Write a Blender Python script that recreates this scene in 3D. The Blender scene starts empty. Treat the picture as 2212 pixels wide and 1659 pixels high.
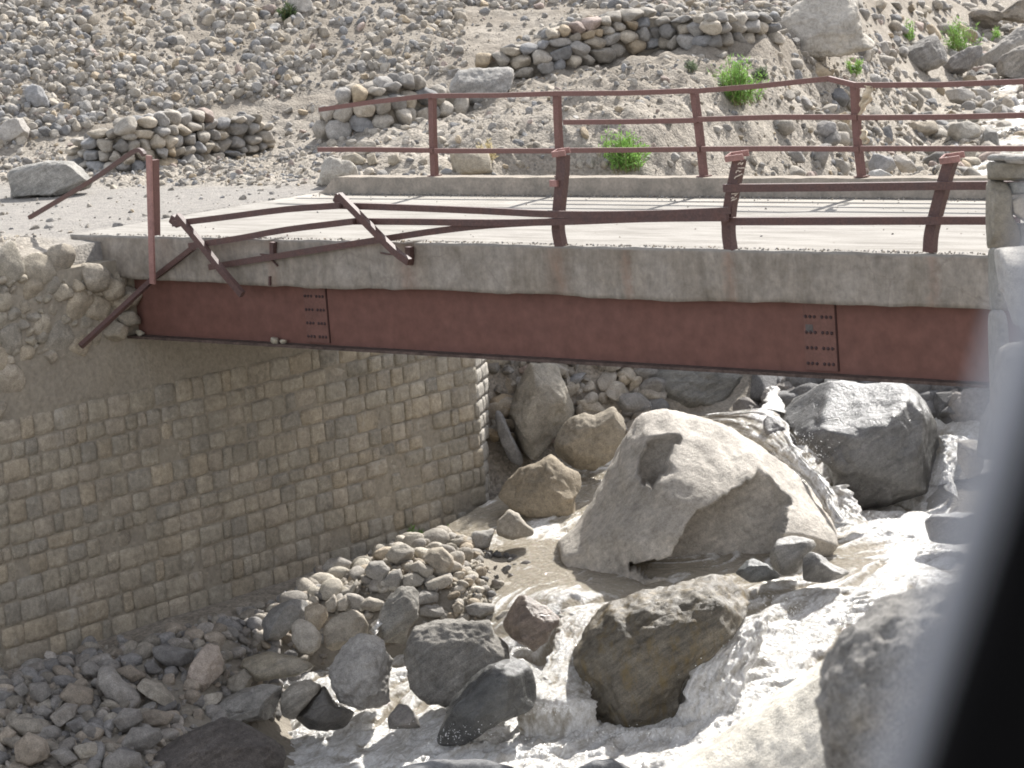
import bpy, bmesh, math, random
import numpy as np
from mathutils import Vector, Matrix
random.seed(7); RNG = np.random.default_rng(7)
scene = bpy.context.scene
COL = scene.collection

# ---------------------------------------------------------------- camera, sky, sun, exposure
CAM = np.array([26.8726, -23.1515, 3.4737]); FPX = 6144.0
YAW, PITCH, ROLL = [math.radians(v) for v in (131.5351, 9.2232, -4.3522)]
AF = np.array([math.cos(PITCH)*math.cos(YAW), math.cos(PITCH)*math.sin(YAW), -math.sin(PITCH)])
_r = np.cross(AF, [0, 0, 1.]); _r /= np.linalg.norm(_r); _u = np.cross(_r, AF)
AR = _r*math.cos(ROLL)+_u*math.sin(ROLL); AU = -_r*math.sin(ROLL)+_u*math.cos(ROLL)
cd = bpy.data.cameras.new('camera'); cam = bpy.data.objects.new('camera', cd); COL.objects.link(cam)
cam.matrix_world = Matrix(((AR[0], AU[0], -AF[0], CAM[0]), (AR[1], AU[1], -AF[1], CAM[1]), (AR[2], AU[2], -AF[2], CAM[2]), (0, 0, 0, 1)))
cd.sensor_width = 36; cd.lens = FPX/2212*36; cd.clip_start = .05; cd.clip_end = 3000
cd.dof.use_dof = True; cd.dof.focus_distance = 36; cd.dof.aperture_fstop = 6.8
scene.camera = cam
SUN_EL = math.radians(42); SUN_H = np.array([-.213, .977])
SUN_DIR = np.array([SUN_H[0]*math.cos(SUN_EL), SUN_H[1]*math.cos(SUN_EL), math.sin(SUN_EL)]); SUN_DIR /= np.linalg.norm(SUN_DIR)
world = bpy.data.worlds.new('World'); scene.world = world; world.use_nodes = True
wn = world.node_tree.nodes; bg = wn['Background']
sky = wn.new('ShaderNodeTexSky'); sky.sky_type = 'NISHITA'; sky.sun_disc = False
sky.sun_elevation = SUN_EL; sky.sun_rotation = math.atan2(SUN_DIR[0], SUN_DIR[1])
sky.altitude = 3000; sky.dust_density = 5; sky.air_density = .7; sky.ozone_density = 0
hs = wn.new('ShaderNodeHueSaturation'); hs.inputs['Saturation'].default_value = .28
world.node_tree.links.new(sky.outputs[0], hs.inputs['Color']); world.node_tree.links.new(hs.outputs[0], bg.inputs[0]); bg.inputs[1].default_value = .15
sd = bpy.data.lights.new('sun', 'SUN'); sd.energy = 2.65; sd.angle = math.radians(.5); sd.color = (1, .967, .915)
sun = bpy.data.objects.new('sun', sd); COL.objects.link(sun)
sun.rotation_euler = Vector(SUN_DIR).to_track_quat('Z', 'Y').to_euler(); sun.location = (-5, 20, 25)
vs = scene.view_settings; vs.view_transform = 'Standard'; vs.look = 'None'; vs.gamma = 1; vs.use_curve_mapping = False
vs.exposure = 1.85
scene.cycles.use_denoising = True; scene.cycles.filter_width = 1.8
scene.cycles.max_bounces = 6; scene.cycles.diffuse_bounces = 4; scene.cycles.glossy_bounces = 2

# ---------------------------------------------------------------- helpers: photo geometry
def ray(x, y): return AF+AR*((x-1106)/FPX)+AU*((829.5-y)/FPX)
def at_depth(x, y, d): return CAM+ray(x, y)*d
def on_z(x, y, z):
    d = ray(x, y); return CAM+d*((z-CAM[2])/d[2])
def on_b(x, y, b):
    d = ray(x, y); return CAM+d*((b-CAM[1])/d[1])
def on_a(x, y, a):
    d = ray(x, y); return CAM+d*((a-CAM[0])/d[0])
def project(P):
    d = np.asarray(P)-CAM; z = d@AF
    return 1106+FPX*(d@AR)/z, 829.5-FPX*(d@AU)/z, z
# frames of the enlarged views in which outlines were read
FR = {'A': (1008, 756, .3038, .3038), 'B': (540, 1080, .3038, .3038), 'C': (1008, 1152, .3055, .3055), 'D': (648, 0, .2604, .2604),
      'E': (1224, 0, .2604, .2604), 'G': (1800, 0, .243, .243), 'H': (1944, 273.6, .399, .399), 'I': (0, 0, 1, 1)}
for i in range(3):
    for j in range(3): FR['T%d%d' % (i, j)] = (737.3*i, 553*j, 1/3, 1/3)
def fr(tag, pts):
    ox, oy, sx, sy = FR[tag]; return np.array([(ox+x*sx, oy+y*sy) for x, y in pts], float)

# ---------------------------------------------------------------- helpers: noise
def _hash(i, j, k, seed):
    h = (i*374761393+j*668265263+k*2147483647+seed*974634777) & 0xffffffff
    h = ((h ^ (h >> 13))*1274126177) & 0xffffffff
    return ((h ^ (h >> 16)) & 0xffff)/65535.0*2-1
def vnoise(P, seed=0):
    P = np.asarray(P, float); I = np.floor(P).astype(np.int64); f = P-I; f = f*f*f*(f*(f*6-15)+10)
    out = 0
    for dx in (0, 1):
        for dy in (0, 1):
            for dz in (0, 1):
                w = (f[:, 0] if dx else 1-f[:, 0])*(f[:, 1] if dy else 1-f[:, 1])*(f[:, 2] if dz else 1-f[:, 2])
                out = out+w*_hash(I[:, 0]+dx, I[:, 1]+dy, I[:, 2]+dz, seed)
    return out
def fbm(P, octs=4, seed=0, gain=.5):
    P = np.asarray(P, float); a = 1.; s = 0.; t = 0.
    for o in range(octs):
        s = s+a*vnoise(P*(2.03**o)+o*17.3, seed+o); t += a; a *= gain
    return s/t
def sstep(a, b, x):
    t = np.clip((x-a)/(b-a), 0, 1); return t*t*(3-2*t)

# ---------------------------------------------------------------- helpers: materials
def new_mat(name):
    m = bpy.data.materials.new(name); m.use_nodes = True; nt = m.node_tree
    return m, nt, nt.nodes['Principled BSDF']
def nd(nt, t, **kw):
    n = nt.nodes.new(t)
    for k, v in kw.items():
        if isinstance(k, str) and hasattr(n, k): setattr(n, k, v)
    return n
def noise_node(nt, vec, scale, detail=6, rough=.6, dist=0):
    n = nt.nodes.new('ShaderNodeTexNoise'); n.inputs['Scale'].default_value = scale; n.inputs['Detail'].default_value = detail
    n.inputs['Roughness'].default_value = rough; n.inputs['Distortion'].default_value = dist
    nt.links.new(vec, n.inputs['Vector']); return n.outputs['Fac']
def maprange(nt, val, a, b, c, d, clamp=True):
    n = nt.nodes.new('ShaderNodeMapRange'); n.clamp = clamp
    nt.links.new(val, n.inputs[0])
    for i, v in enumerate((a, b, c, d)): n.inputs[i+1].default_value = v
    return n.outputs[0]
def mixc(nt, fac, c1, c2, mode='MIX'):
    n = nt.nodes.new('ShaderNodeMix'); n.data_type = 'RGBA'; n.blend_type = mode
    for sock, v in ((n.inputs[0], fac), (n.inputs[6], c1), (n.inputs[7], c2)):
        if isinstance(v, (int, float)): sock.default_value = v
        elif isinstance(v, tuple): sock.default_value = v if len(v) == 4 else (*v, 1)
        else: nt.links.new(v, sock)
    return n.outputs[2]
def math_node(nt, op, a, b=None):
    n = nt.nodes.new('ShaderNodeMath'); n.operation = op
    for i, v in enumerate((a, b)):
        if v is None: continue
        if isinstance(v, (int, float)): n.inputs[i].default_value = v
        else: nt.links.new(v, n.inputs[i])
    return n.outputs[0]
def scalec(nt, col, fac):
    n = nt.nodes.new('ShaderNodeVectorMath'); n.operation = 'SCALE'; nt.links.new(col, n.inputs[0]); nt.links.new(fac, n.inputs['Scale']); return n.outputs[0]
def bump(nt, bsdf, height, strength, dist):
    n = nt.nodes.new('ShaderNodeBump'); n.inputs['Strength'].default_value = strength; n.inputs['Distance'].default_value = dist
    nt.links.new(height, n.inputs['Height']); nt.links.new(n.outputs[0], bsdf.inputs['Normal'])
def pos(nt): return nt.nodes.new('ShaderNodeNewGeometry').outputs['Position']
def stretch(nt, v, s, rot=(0, 0, 0)):
    n = nt.nodes.new('ShaderNodeMapping'); n.inputs['Scale'].default_value = s; n.inputs['Rotation'].default_value = rot
    nt.links.new(v, n.inputs['Vector']); return n.outputs[0]

def rock_mat(name, attr=False, wet=0., speck=.35, strata=0., bumps=.6, moss=None, rough=.88, strata_rot=(.5, .7, 0), crack=.22, leach=None):
    m, nt, b = new_mat(name); P = pos(nt)
    if attr:
        c = nt.nodes.new('ShaderNodeAttribute'); c.attribute_name = 'col'; c = c.outputs['Color']
    else:
        c = nt.nodes.new('ShaderNodeObjectInfo').outputs['Color']
    n1 = noise_node(nt, P, 2.6, 4, .6, .4); n2 = noise_node(nt, P, 14, 8, .65); n3 = noise_node(nt, P, 75, 5, .7)
    c = scalec(nt, c, maprange(nt, n1, .3, .7, .76, 1.2))
    c = scalec(nt, c, maprange(nt, n2, .3, .7, .74, 1.22))
    c = scalec(nt, c, maprange(nt, n3, .35, .62, 1-speck, 1.08))
    h = math_node(nt, 'ADD', n2, math_node(nt, 'MULTIPLY', n3, .35))
    if crack:
        vc = nt.nodes.new('ShaderNodeTexVoronoi'); vc.feature = 'DISTANCE_TO_EDGE'; vc.inputs['Scale'].default_value = 1.5
        n5 = nt.nodes.new('ShaderNodeTexNoise'); n5.inputs['Scale'].default_value = 2.5; n5.inputs['Detail'].default_value = 6; nt.links.new(P, n5.inputs['Vector'])
        nt.links.new(mixc(nt, .35, P, n5.outputs['Color'], 'ADD'), vc.inputs['Vector'])
        ck = math_node(nt, 'MULTIPLY', maprange(nt, vc.outputs['Distance'], 0, .022, 1, 0), maprange(nt, n1, .47, .56, 0, crack))
        c = scalec(nt, c, math_node(nt, 'SUBTRACT', 1., math_node(nt, 'MULTIPLY', ck, .6))); h = math_node(nt, 'SUBTRACT', h, math_node(nt, 'MULTIPLY', ck, 1.2))
    if strata:
        ax = -.55*AR+.83*AU+.2*AF; dp = nt.nodes.new('ShaderNodeVectorMath'); dp.operation = 'DOT_PRODUCT'; nt.links.new(P, dp.inputs[0]); dp.inputs[1].default_value = tuple(ax)
        cb = nt.nodes.new('ShaderNodeVectorMath'); cb.operation = 'SCALE'; cb.inputs[0].default_value = tuple(ax); nt.links.new(math_node(nt, 'MULTIPLY', dp.outputs['Value'], 5.), cb.inputs['Scale'])
        ad = nt.nodes.new('ShaderNodeVectorMath'); ad.operation = 'ADD'; nt.links.new(P, ad.inputs[0]); nt.links.new(cb.outputs[0], ad.inputs[1])
        s = noise_node(nt, ad.outputs[0], 2.4, 7, .7, .3)
        c = scalec(nt, c, maprange(nt, s, .35, .65, 1-strata, 1+strata*.5)); h = math_node(nt, 'ADD', h, math_node(nt, 'MULTIPLY', s, .5))
    if moss:
        mm = maprange(nt, noise_node(nt, stretch(nt, P, (3, 3, 1.2)), 2.2, 8, .7), .5, .66, 0, .75); c = mixc(nt, mm, c, moss)
    if leach:
        c = mixc(nt, maprange(nt, noise_node(nt, stretch(nt, P, (1, 1.3, .5)), 1.5, 9, .75, .6), .57, .72, 0, .7), c, leach)
    nt.links.new(c, b.inputs['Base Color'])
    if wet:
        w = maprange(nt, noise_node(nt, P, 3.5, 5, .6), .35, .65, rough-.62*wet, rough-.45*wet); nt.links.new(w, b.inputs['Roughness'])
    else: b.inputs['Roughness'].default_value = rough
    b.inputs['Specular IOR Level'].default_value = .3+.3*wet
    bump(nt, b, h, bumps, .045)
    return m
M_ROCK = rock_mat('dry_stone'); M_ROCK_A = rock_mat('dry_stone_mixed', attr=True, crack=0)
M_STRATA = rock_mat('banded_rock', strata=.3, speck=.45)
M_WET = rock_mat('wet_rock', wet=.95, speck=.4, strata=.35)
M_WETM = rock_mat('wet_mossy_rock', wet=.65, speck=.5, strata=.45, moss=(.16, .115, .045))
M_STAIN = rock_mat('stained_pale_rock', speck=.25, strata=.16, bumps=.6, crack=0)
M_MASON = rock_mat('masonry_stone', speck=.2, bumps=.7, crack=.0, leach=(.5, .47, .42))

def plain_mat(name, col, rough=.8, var=.2, scale=6, bumps=.3, spec=.3, metal=0, col2=None, dist=.01):
    m, nt, b = new_mat(name); P = pos(nt)
    n1 = noise_node(nt, P, scale, 8, .65); n2 = noise_node(nt, P, scale*7, 6, .6)
    c = mixc(nt, maprange(nt, n1, .35, .65, 0, 1), tuple(v*(1-var) for v in col), col2 or tuple(v*(1+var) for v in col))
    c = scalec(nt, c, maprange(nt, n2, .3, .7, 1-var, 1+var*.6))
    nt.links.new(c, b.inputs['Base Color']); b.inputs['Roughness'].default_value = rough
    b.inputs['Specular IOR Level'].default_value = spec; b.inputs['Metallic'].default_value = metal
    bump(nt, b, n2, bumps, dist); return m
M_STEEL = plain_mat('red_oxide_steel', (.155, .08, .065), .6, .35, 7, .25, .35, col2=(.085, .05, .045))
M_STEEL_FAR = plain_mat('faded_red_steel', (.195, .1, .08), .6, .3, 9, .15, .35, col2=(.15, .072, .062))
M_STEEL_PALE = plain_mat('pale_pink_steel', (.27, .145, .125), .65, .2, 8, .1, .4)  # paler, pinker tone for brackets, bolt plate and hanging post
M_PLASTER = plain_mat('old_mortar', (.40, .355, .285), .95, .22, 2.2, .8, .15, col2=(.28, .25, .205), dist=.03)
M_GRASS = None

# ---------------------------------------------------------------- helpers: objects
def link(name, me, parent=None, mat=None, color=None, smooth=True):
    o = bpy.data.objects.new(name, me); COL.objects.link(o)
    if parent is not None: o.parent = parent
    if mat is not None and len(me.materials) == 0: me.materials.append(mat)
    if color is not None: o.color = (*color, 1)
    return o
def pymesh(name, V, Fc, smooth=True):
    me = bpy.data.meshes.new(name); me.from_pydata([tuple(v) for v in V], [], [tuple(f) for f in Fc])
    me.polygons.foreach_set('use_smooth', [smooth]*len(me.polygons)); me.update(); return me
def npmesh(name, V, Fq, smooth=True, col=None, attrs=None):
    V = np.asarray(V, np.float32); Fq = np.asarray(Fq, np.int32); k = Fq.shape[1]; n = len(Fq)
    me = bpy.data.meshes.new(name); me.vertices.add(len(V)); me.vertices.foreach_set('co', V.ravel())
    me.loops.add(n*k); me.loops.foreach_set('vertex_index', Fq.ravel()); me.polygons.add(n)
    me.polygons.foreach_set('loop_start', np.arange(0, n*k, k, dtype=np.int32)); me.polygons.foreach_set('loop_total', np.full(n, k, np.int32))
    me.polygons.foreach_set('use_smooth', np.full(n, smooth)); me.update(calc_edges=True)
    if col is not None:
        a = me.attributes.new('col', 'FLOAT_COLOR', 'POINT'); a.data.foreach_set('color', np.c_[col, np.ones(len(col))].astype(np.float32).ravel())
    for nm, v in (attrs or {}).items():
        a = me.attributes.new(nm, 'FLOAT', 'POINT'); a.data.foreach_set('value', np.asarray(v, np.float32))
    return me
def tag(o, label=None, cat=None, group=None, kind=None):
    for k, v in (('label', label), ('category', cat), ('group', group), ('kind', kind)):
        if v: o[k] = v
    return o
def empty(name, loc=(0, 0, 0)):
    o = bpy.data.objects.new(name, None); o.location = loc; o.empty_display_size = .2; COL.objects.link(o); return o
_ico = {}
def ico(sub):
    if sub not in _ico:
        bm = bmesh.new(); bmesh.ops.create_icosphere(bm, subdivisions=sub, radius=1)
        bm.verts.ensure_lookup_table()
        _ico[sub] = (np.array([v.co[:] for v in bm.verts]), np.array([[v.index for v in f.verts] for f in bm.faces])); bm.free()
    return _ico[sub]
def box_mesh(name, x0, x1, y0, y1, z0, z1, bev=0.):
    bm = bmesh.new(); bmesh.ops.create_cube(bm, size=1)
    for v in bm.verts: v.co = ((x0+x1)/2+v.co.x*(x1-x0), (y0+y1)/2+v.co.y*(y1-y0), (z0+z1)/2+v.co.z*(z1-z0))
    if bev: bmesh.ops.bevel(bm, geom=bm.edges[:], offset=bev, segments=1, affect='EDGES')
    me = bpy.data.meshes.new(name); bm.to_mesh(me); bm.free(); return me
def bar_mesh(name, pts, w, h, side=(0, 1, 0), angle=False):
    """steel bar along a polyline; w across 'side', h across the other; angle = L section"""
    pts = [np.asarray(p, float) for p in pts]; side = np.asarray(side, float); V = []; Fc = []
    if angle: t = min(w, h)*.22; sec = [(-w/2, -h/2), (w/2, -h/2), (w/2, -h/2+t), (-w/2+t, -h/2+t), (-w/2+t, h/2), (-w/2, h/2)]
    else: sec = [(-w/2, -h/2), (w/2, -h/2), (w/2, h/2), (-w/2, h/2)]
    n = len(sec)
    for i, p in enumerate(pts):
        a = pts[max(0, i-1)]; b = pts[min(len(pts)-1, i+1)]; t_ = (b-a)/np.linalg.norm(b-a)
        s = side-t_*(side@t_); s /= np.linalg.norm(s); u = np.cross(t_, s)
        for x, y in sec: V.append(p+s*x+u*y)
    for i in range(len(pts)-1):
        for k in range(n): Fc.append((i*n+k, i*n+(k+1) % n, (i+1)*n+(k+1) % n, (i+1)*n+k))
    Fc.append(tuple(range(n))[::-1]); Fc.append(tuple(range((len(pts)-1)*n, len(pts)*n)))
    return pymesh(name, V, Fc, smooth=False)
def smooth_path(pts, n=6):
    pts = np.array(pts, float); out = []
    P = np.vstack([2*pts[0]-pts[1], pts, 2*pts[-1]-pts[-2]])
    for i in range(1, len(P)-2):
        for t in np.linspace(0, 1, n, endpoint=False):
            out.append(.5*((2*P[i])+(-P[i-1]+P[i+1])*t+(2*P[i-1]-5*P[i]+4*P[i+1]-P[i+2])*t*t+(-P[i-1]+3*P[i]-3*P[i+1]+P[i+2])*t**3))
    out.append(P[-2]); return out

# ---------------------------------------------------------------- terrain heights
def rbf(pts, c=1.0, lam=.02):
    P = np.array(pts, float); X = P[:, :2]; n = len(X)
    ph = lambda d2: np.sqrt(d2+c*c)
    K = ph(((X[:, None]-X[None])**2).sum(-1))-lam*np.eye(n); Q = np.c_[np.ones(n), X]
    A = np.block([[K, Q], [Q.T, np.zeros((3, 3))]]); w = np.linalg.solve(A, np.r_[P[:, 2], 0, 0, 0])
    def f(x, y):
        sh = np.shape(x); x = np.ravel(x); y = np.ravel(y); o = np.empty(len(x))
        for s in range(0, len(x), 20000):
            xs = x[s:s+20000]; ys = y[s:s+20000]
            o[s:s+20000] = ph((xs[:, None]-X[:, 0])**2+(ys[:, None]-X[:, 1])**2)@w[:n]+w[n]+w[n+1]*xs+w[n+2]*ys
        return o.reshape(sh)
    return f
pz = lambda L: [tuple(on_z(x, y, z)) for x, y, z in L]
pd = lambda L: [tuple(at_depth(x, y, d)) for x, y, d in L]
U_f = rbf(pz([(0, 480, 0), (60, 420, 0), (300, 385, 0), (700, 385, 0), (0, 430, 0), (600, 345, .0), (450, 430, 0), (260, 374, .05), (585, 322, .05)])
          + [(-1.5, -3, -.05), (-4, -4, 0), (-8, -2, .1), (-10, 2, .2), (-1, -7, -.2), (-6, -10, 0), (-.5, 2, -.01), (-.5, 5.2, -.05), (-3, 3, 0)]
          + pd([(0, 300, 46.5), (0, 150, 48.5), (0, 0, 51), (300, 225, 48), (300, 100, 50.3), (300, 0, 52.3), (600, 225, 48.7), (600, 100, 51), (600, 0, 53),
                (690, 300, 46.5), (1000, 252, 47.3), (850, 165, 49.5), (850, 60, 52), (850, 0, 53.5), (1050, 170, 49), (1100, 60, 52), (1100, 0, 54),
                (1680, 105, 50.5), (1400, 135, 49.5), (1400, 20, 52.5), (1700, 0, 55), (1300, 372, 43), (1300, 280, 44.2), (1300, 200, 46),
                (1000, 300, 44.5), (1000, 370, 42.5), (1600, 372, 43.5), (1600, 250, 46), (1600, 160, 48), (1850, 300, 47), (1850, 180, 51), (1850, 125, 53),
                (2000, 150, 60), (2000, 0, 68), (2212, 170, 63), (2212, 60, 70), (2212, 0, 74), (0, -150, 54), (600, -150, 56.5), (1100, -150, 58), (1700, -150, 61), (2212, -150, 82)])
          + [(14, -1, -.1), (14, -8.4, -3.2), (17, -12, -1.8), (20, -15.5, -.5), (23.6, -19.4, .6), (27, -23, 1.55), (16, 2, 0), (22, -6, .6), (30, -10, 1.6), (30, 2, 1), (16, 8, .5), (18, 20, 1.2), (25, -30, 1.6), (18, -22, -.6)], c=.8, lam=.03)
RC = np.array([(-12, 5.), (-6, 5.2), (0, 6.2), (4, 7.0), (7, 6.6), (11, 5), (17, 2.5), (23, -.5), (31, -5), (45, -12)])  # river centre: b -> a
def river_c(y): return np.interp(y, RC[:, 0], RC[:, 1])
def left_toe(y): return np.interp(y, [-12, 5.5, 6.5, 8, 11, 17, 23, 31, 45], [-.15, -.15, -.3, .0, 1.9, -.3, -3.2, -8, -15])
def right_toe(y): return np.interp(y, [-12, -4, 0, 5, 8, 11, 17, 23, 31, 45], [10.5, 11.3, 11.6, 11.2, 10.5, 8.5, 6, 3, -1, -8])
R_f = rbf(pz([(60, 1480, -5.0), (300, 1480, -5.1), (100, 1640, -5.35), (450, 1480, -5.2), (560, 1400, -5.1), (700, 1270, -4.9), (620, 1300, -4.92), (880, 1180, -4.85),
              (900, 1270, -4.8), (1000, 1170, -4.8), (1000, 1290, -4.9), (1100, 1300, -5.0), (760, 1330, -5.0), (1130, 1190, -5.18), (1085, 1165, -5.12), (1200, 1205, -5.2), (1250, 1250, -5.15), (1250, 1290, -5.1), (1400, 1235, -5.25),
              (1550, 1225, -5.3), (1150, 1265, -5.06), (650, 1600, -6.3), (1000, 1600, -6.4), (1300, 1560, -6.4), (1500, 1600, -6.4), (700, 1500, -5.8), (620, 1480, -5.62),
              (900, 1480, -5.9), (1150, 1450, -6.0), (1900, 1140, -5.2), (1950, 1250, -5.4), (1700, 1330, -5.6), (1600, 1450, -6.0), (1750, 1400, -5.9), (1450, 1400, -5.8),
              (300, 1650, -5.45), (500, 1600, -5.7)])
          + [(.05, b_, z_) for b_, z_ in ((-5, -5.1), (-4, -5.05), (-3, -5.0), (-2, -4.98), (-1, -4.97), (0, -4.96), (1, -4.95), (2, -4.93), (3, -4.92), (4, -4.91), (5, -4.9), (6, -4.9))]
          + [(3, -6, -6.2), (7, -6, -6.6), (10, -6, -6.3), (5, -12, -7), (1.0, 7.5, -4.7), (3.5, 9, -4.5), (6.5, 8.6, -4.9), (9, 9, -4.6), (6.6, 11, -3.7), (5, 11, -3.6), (2.5, 17, -2.6), (-.5, 23, -1.9), (-5, 31, -1.35), (-12, 45, -.4)], c=.6, lam=.12)
def height(x, y):
    u = U_f(x, y)
    dist = np.hypot(x-2, y-8); far = 1.5+.32*np.maximum(0, -.7*(x-2)+.75*(y-8)-34)+.25*np.maximum(0, x-60)
    k = sstep(48, 75, dist); u = u*(1-k)+far*k
    yy = np.clip(y, -12, 45); r = R_f(np.clip(x, -15, 14), np.clip(y, -12, 45))
    lt = left_toe(yy); rt = right_toe(yy)
    steep = np.where(y < 6.3, 60., 1.25+1.3*(1-sstep(7, 10, y)))
    v = r+np.maximum(0, lt-x)*steep+np.maximum(0, x-rt)*1.1
    # cross-section of the upstream bed
    v = v+sstep(9, 13, y)*.05*(x-river_c(yy))**2*.5
    # flat deck underside clearance: nothing under the bridge rises over the girders
    return np.minimum(u, v)
def axis(lo, hi, core0, core1, st, grow=1.12):
    a = list(np.arange(core0, core1+st, st)); s = st; x = a[-1]
    while x < hi: s *= grow; x += s; a.append(x)
    s = st; x = core0; L = []
    while x > lo: s *= grow; x -= s; L.append(x)
    return np.array(L[::-1]+a)
GX = axis(-220, 220, -12.5, 12.5, .075); GY = axis(-160, 320, -5.2, 20, .075)
XX, YY = np.meshgrid(GX, GY, indexing='ij')
ZB = height(XX, YY)
def road_mask(x, y):
    d = np.abs((y-np.interp(x, [-30, -12, -6, -2, 0], [-5, .5, 2.4, 2.4, 2.3])))
    return (1-sstep(2.2, 3.2, d))*(1-sstep(-.3, .2, x))
RM = road_mask(XX, YY)
Pn = np.stack([XX, YY, ZB], -1).reshape(-1, 3)
rough = (fbm(Pn*1.1, 3, 3)*.10+np.abs(fbm(Pn*3.1, 3, 9))*.09+fbm(Pn*8, 2, 5)*.03).reshape(XX.shape)
core = (1-sstep(30, 60, np.hypot(XX, YY-8)))
gully = sstep(6.0, 9, YY)*(1-sstep(3, 5, XX))*sstep(-6, -3, XX)
rough = rough*(1+gully*1.3)
chan = sstep(.3, 1.2, XX)*(1-sstep(9, 12, YY))*(1-sstep(-3.9, -3, ZB))
ZG = ZB+rough*(1-.85*RM)*core*(1-.6*chan)*np.where((XX < .3) & (YY < 6.3) & (XX > -.8), .2, 1)
ZG = np.where((XX > -.95) & (XX < .3) & (YY > -.06) & (YY < 5), np.minimum(ZG, -.06), ZG)
ZG = np.where((XX > -.9) & (YY > -.1) & (YY < 6.6) & (XX < .3), np.minimum(ZG, -.03), ZG)
def ground(x, y, G=None):
    G = ZG if G is None else G
    x = np.asarray(x, float); y = np.asarray(y, float)
    i = np.clip(np.searchsorted(GX, x)-1, 0, len(GX)-2); j = np.clip(np.searchsorted(GY, y)-1, 0, len(GY)-2)
    fx = np.clip((x-GX[i])/(GX[i+1]-GX[i]), 0, 1); fy = np.clip((y-GY[j])/(GY[j+1]-GY[j]), 0, 1)
    return G[i, j]*(1-fx)*(1-fy)+G[i+1, j]*fx*(1-fy)+G[i, j+1]*(1-fx)*fy+G[i+1, j+1]*fx*fy
def cast(px, py, dmin=16, dmax=95):
    """depth at which the line of sight through a photo point meets the ground"""
    d = np.arange(dmin, dmax, .06); P = CAM+ray(px, py)[None]*d[:, None]
    below = P[:, 2] < ground(P[:, 0], P[:, 1])
    inb = (P[:, 0] > -.9) & (P[:, 1] > -.6) & (P[:, 1] < 5.0) & (P[:, 0] < 13.4) & (P[:, 2] > -1.4)
    k = np.argmax(below & ~inb); return d[k] if below.any() else 60.
nx, ny = XX.shape; idx = np.arange(nx*ny).reshape(nx, ny)
quads = np.stack([idx[:-1, :-1], idx[1:, :-1], idx[1:, 1:], idx[:-1, 1:]], -1).reshape(-1, 4)
SCREE_SHADE = np.clip((1-RM)*sstep(.25, .6, ZB)*(1-sstep(-1, 3, XX)), 0, 1)  # mask of scree ground where gap shade is painted in
gm = npmesh('ground', np.stack([XX, YY, ZG], -1).reshape(-1, 3), quads, attrs={'road': RM.ravel(), 'bed': chan.ravel(), 'scree': SCREE_SHADE.ravel()})
m, nt, b = new_mat('dusty_ground'); P = pos(nt)
at = nt.nodes.new('ShaderNodeAttribute'); at.attribute_name = 'road'; atb = nt.nodes.new('ShaderNodeAttribute'); atb.attribute_name = 'bed'
n1 = noise_node(nt, P, .7, 5, .6, .5); n2 = noise_node(nt, P, 7, 8, .7); n3 = noise_node(nt, P, 38, 6, .7)
vor = nt.nodes.new('ShaderNodeTexVoronoi'); vor.inputs['Scale'].default_value = 26; nt.links.new(P, vor.inputs['Vector'])
c = mixc(nt, maprange(nt, n1, .35, .65, 0, 1), (.27, .24, .2), (.325, .293, .25))
c = mixc(nt, maprange(nt, n2, .5, .62, 0, .75), c, (.25, .22, .185))
pal = nt.nodes.new('ShaderNodeSeparateColor'); nt.links.new(vor.outputs['Color'], pal.inputs[0])
c = scalec(nt, c, maprange(nt, pal.outputs[0], 0, 1, .72, 1.25))
c = mixc(nt, math_node(nt, 'MULTIPLY', at.outputs['Fac'], .8), c, mixc(nt, maprange(nt, n2, .42, .6, 0, 1), (.25, .235, .215), (.19, .18, .17)))
c = mixc(nt, math_node(nt, 'MULTIPLY', atb.outputs['Fac'], .7), c, (.26, .235, .195))
at_shade = nt.nodes.new('ShaderNodeAttribute'); at_shade.attribute_name = 'scree'; c = mixc(nt, math_node(nt, 'MULTIPLY', at_shade.outputs['Fac'], maprange(nt, n1, .35, .6, .9, .35)), c, (.205, .178, .145))  # soil colour darkened to paint the shade in the gaps between scree stones
nt.links.new(c, b.inputs['Base Color']); b.inputs['Roughness'].default_value = .95; b.inputs['Specular IOR Level'].default_value = .15
bump(nt, b, math_node(nt, 'ADD', math_node(nt, 'MULTIPLY', vor.outputs['Distance'], -.9), math_node(nt, 'ADD', n2, n3)), .6, .03)
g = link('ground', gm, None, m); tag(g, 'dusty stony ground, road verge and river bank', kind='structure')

# ---------------------------------------------------------------- stone templates
def rock_shape(sub, seed, cuts=7, flat=1., nz=.10, lo=.58):
    r = np.random.default_rng(seed); V, Fc = ico(sub); V = V.copy()
    V = V*np.array([1, r.uniform(.75, 1), flat*r.uniform(.65, .9)])
    for _ in range(cuts):
        n = r.normal(size=3); n /= np.linalg.norm(n); sup = (V@n).max(); o = sup*r.uniform(lo, .9)
        ex = np.maximum(0, V@n-o); V = V-n*(ex*.9)[:, None]
    V = V*(1+nz*fbm(V*1.6+seed*3.1, 3, seed))[:, None]
    V /= np.abs(V).max(0)
    return V, Fc
TPL = {s: [rock_shape(s, 100+s*50+k, cuts=[8, 12, 17][k % 3], nz=.14) for k in range(14)] for s in (1, 2, 3)}
TPL['r'] = [rock_shape(3, 700+k, cuts=3, nz=.1, lo=.74) for k in range(14)]
TPL_ME = {s: [npmesh('stone', V, Fc) for V, Fc in TPL[s]] for s in TPL}
for s in TPL_ME:
    for me in TPL_ME[s]: me.materials.append(M_ROCK)
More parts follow.
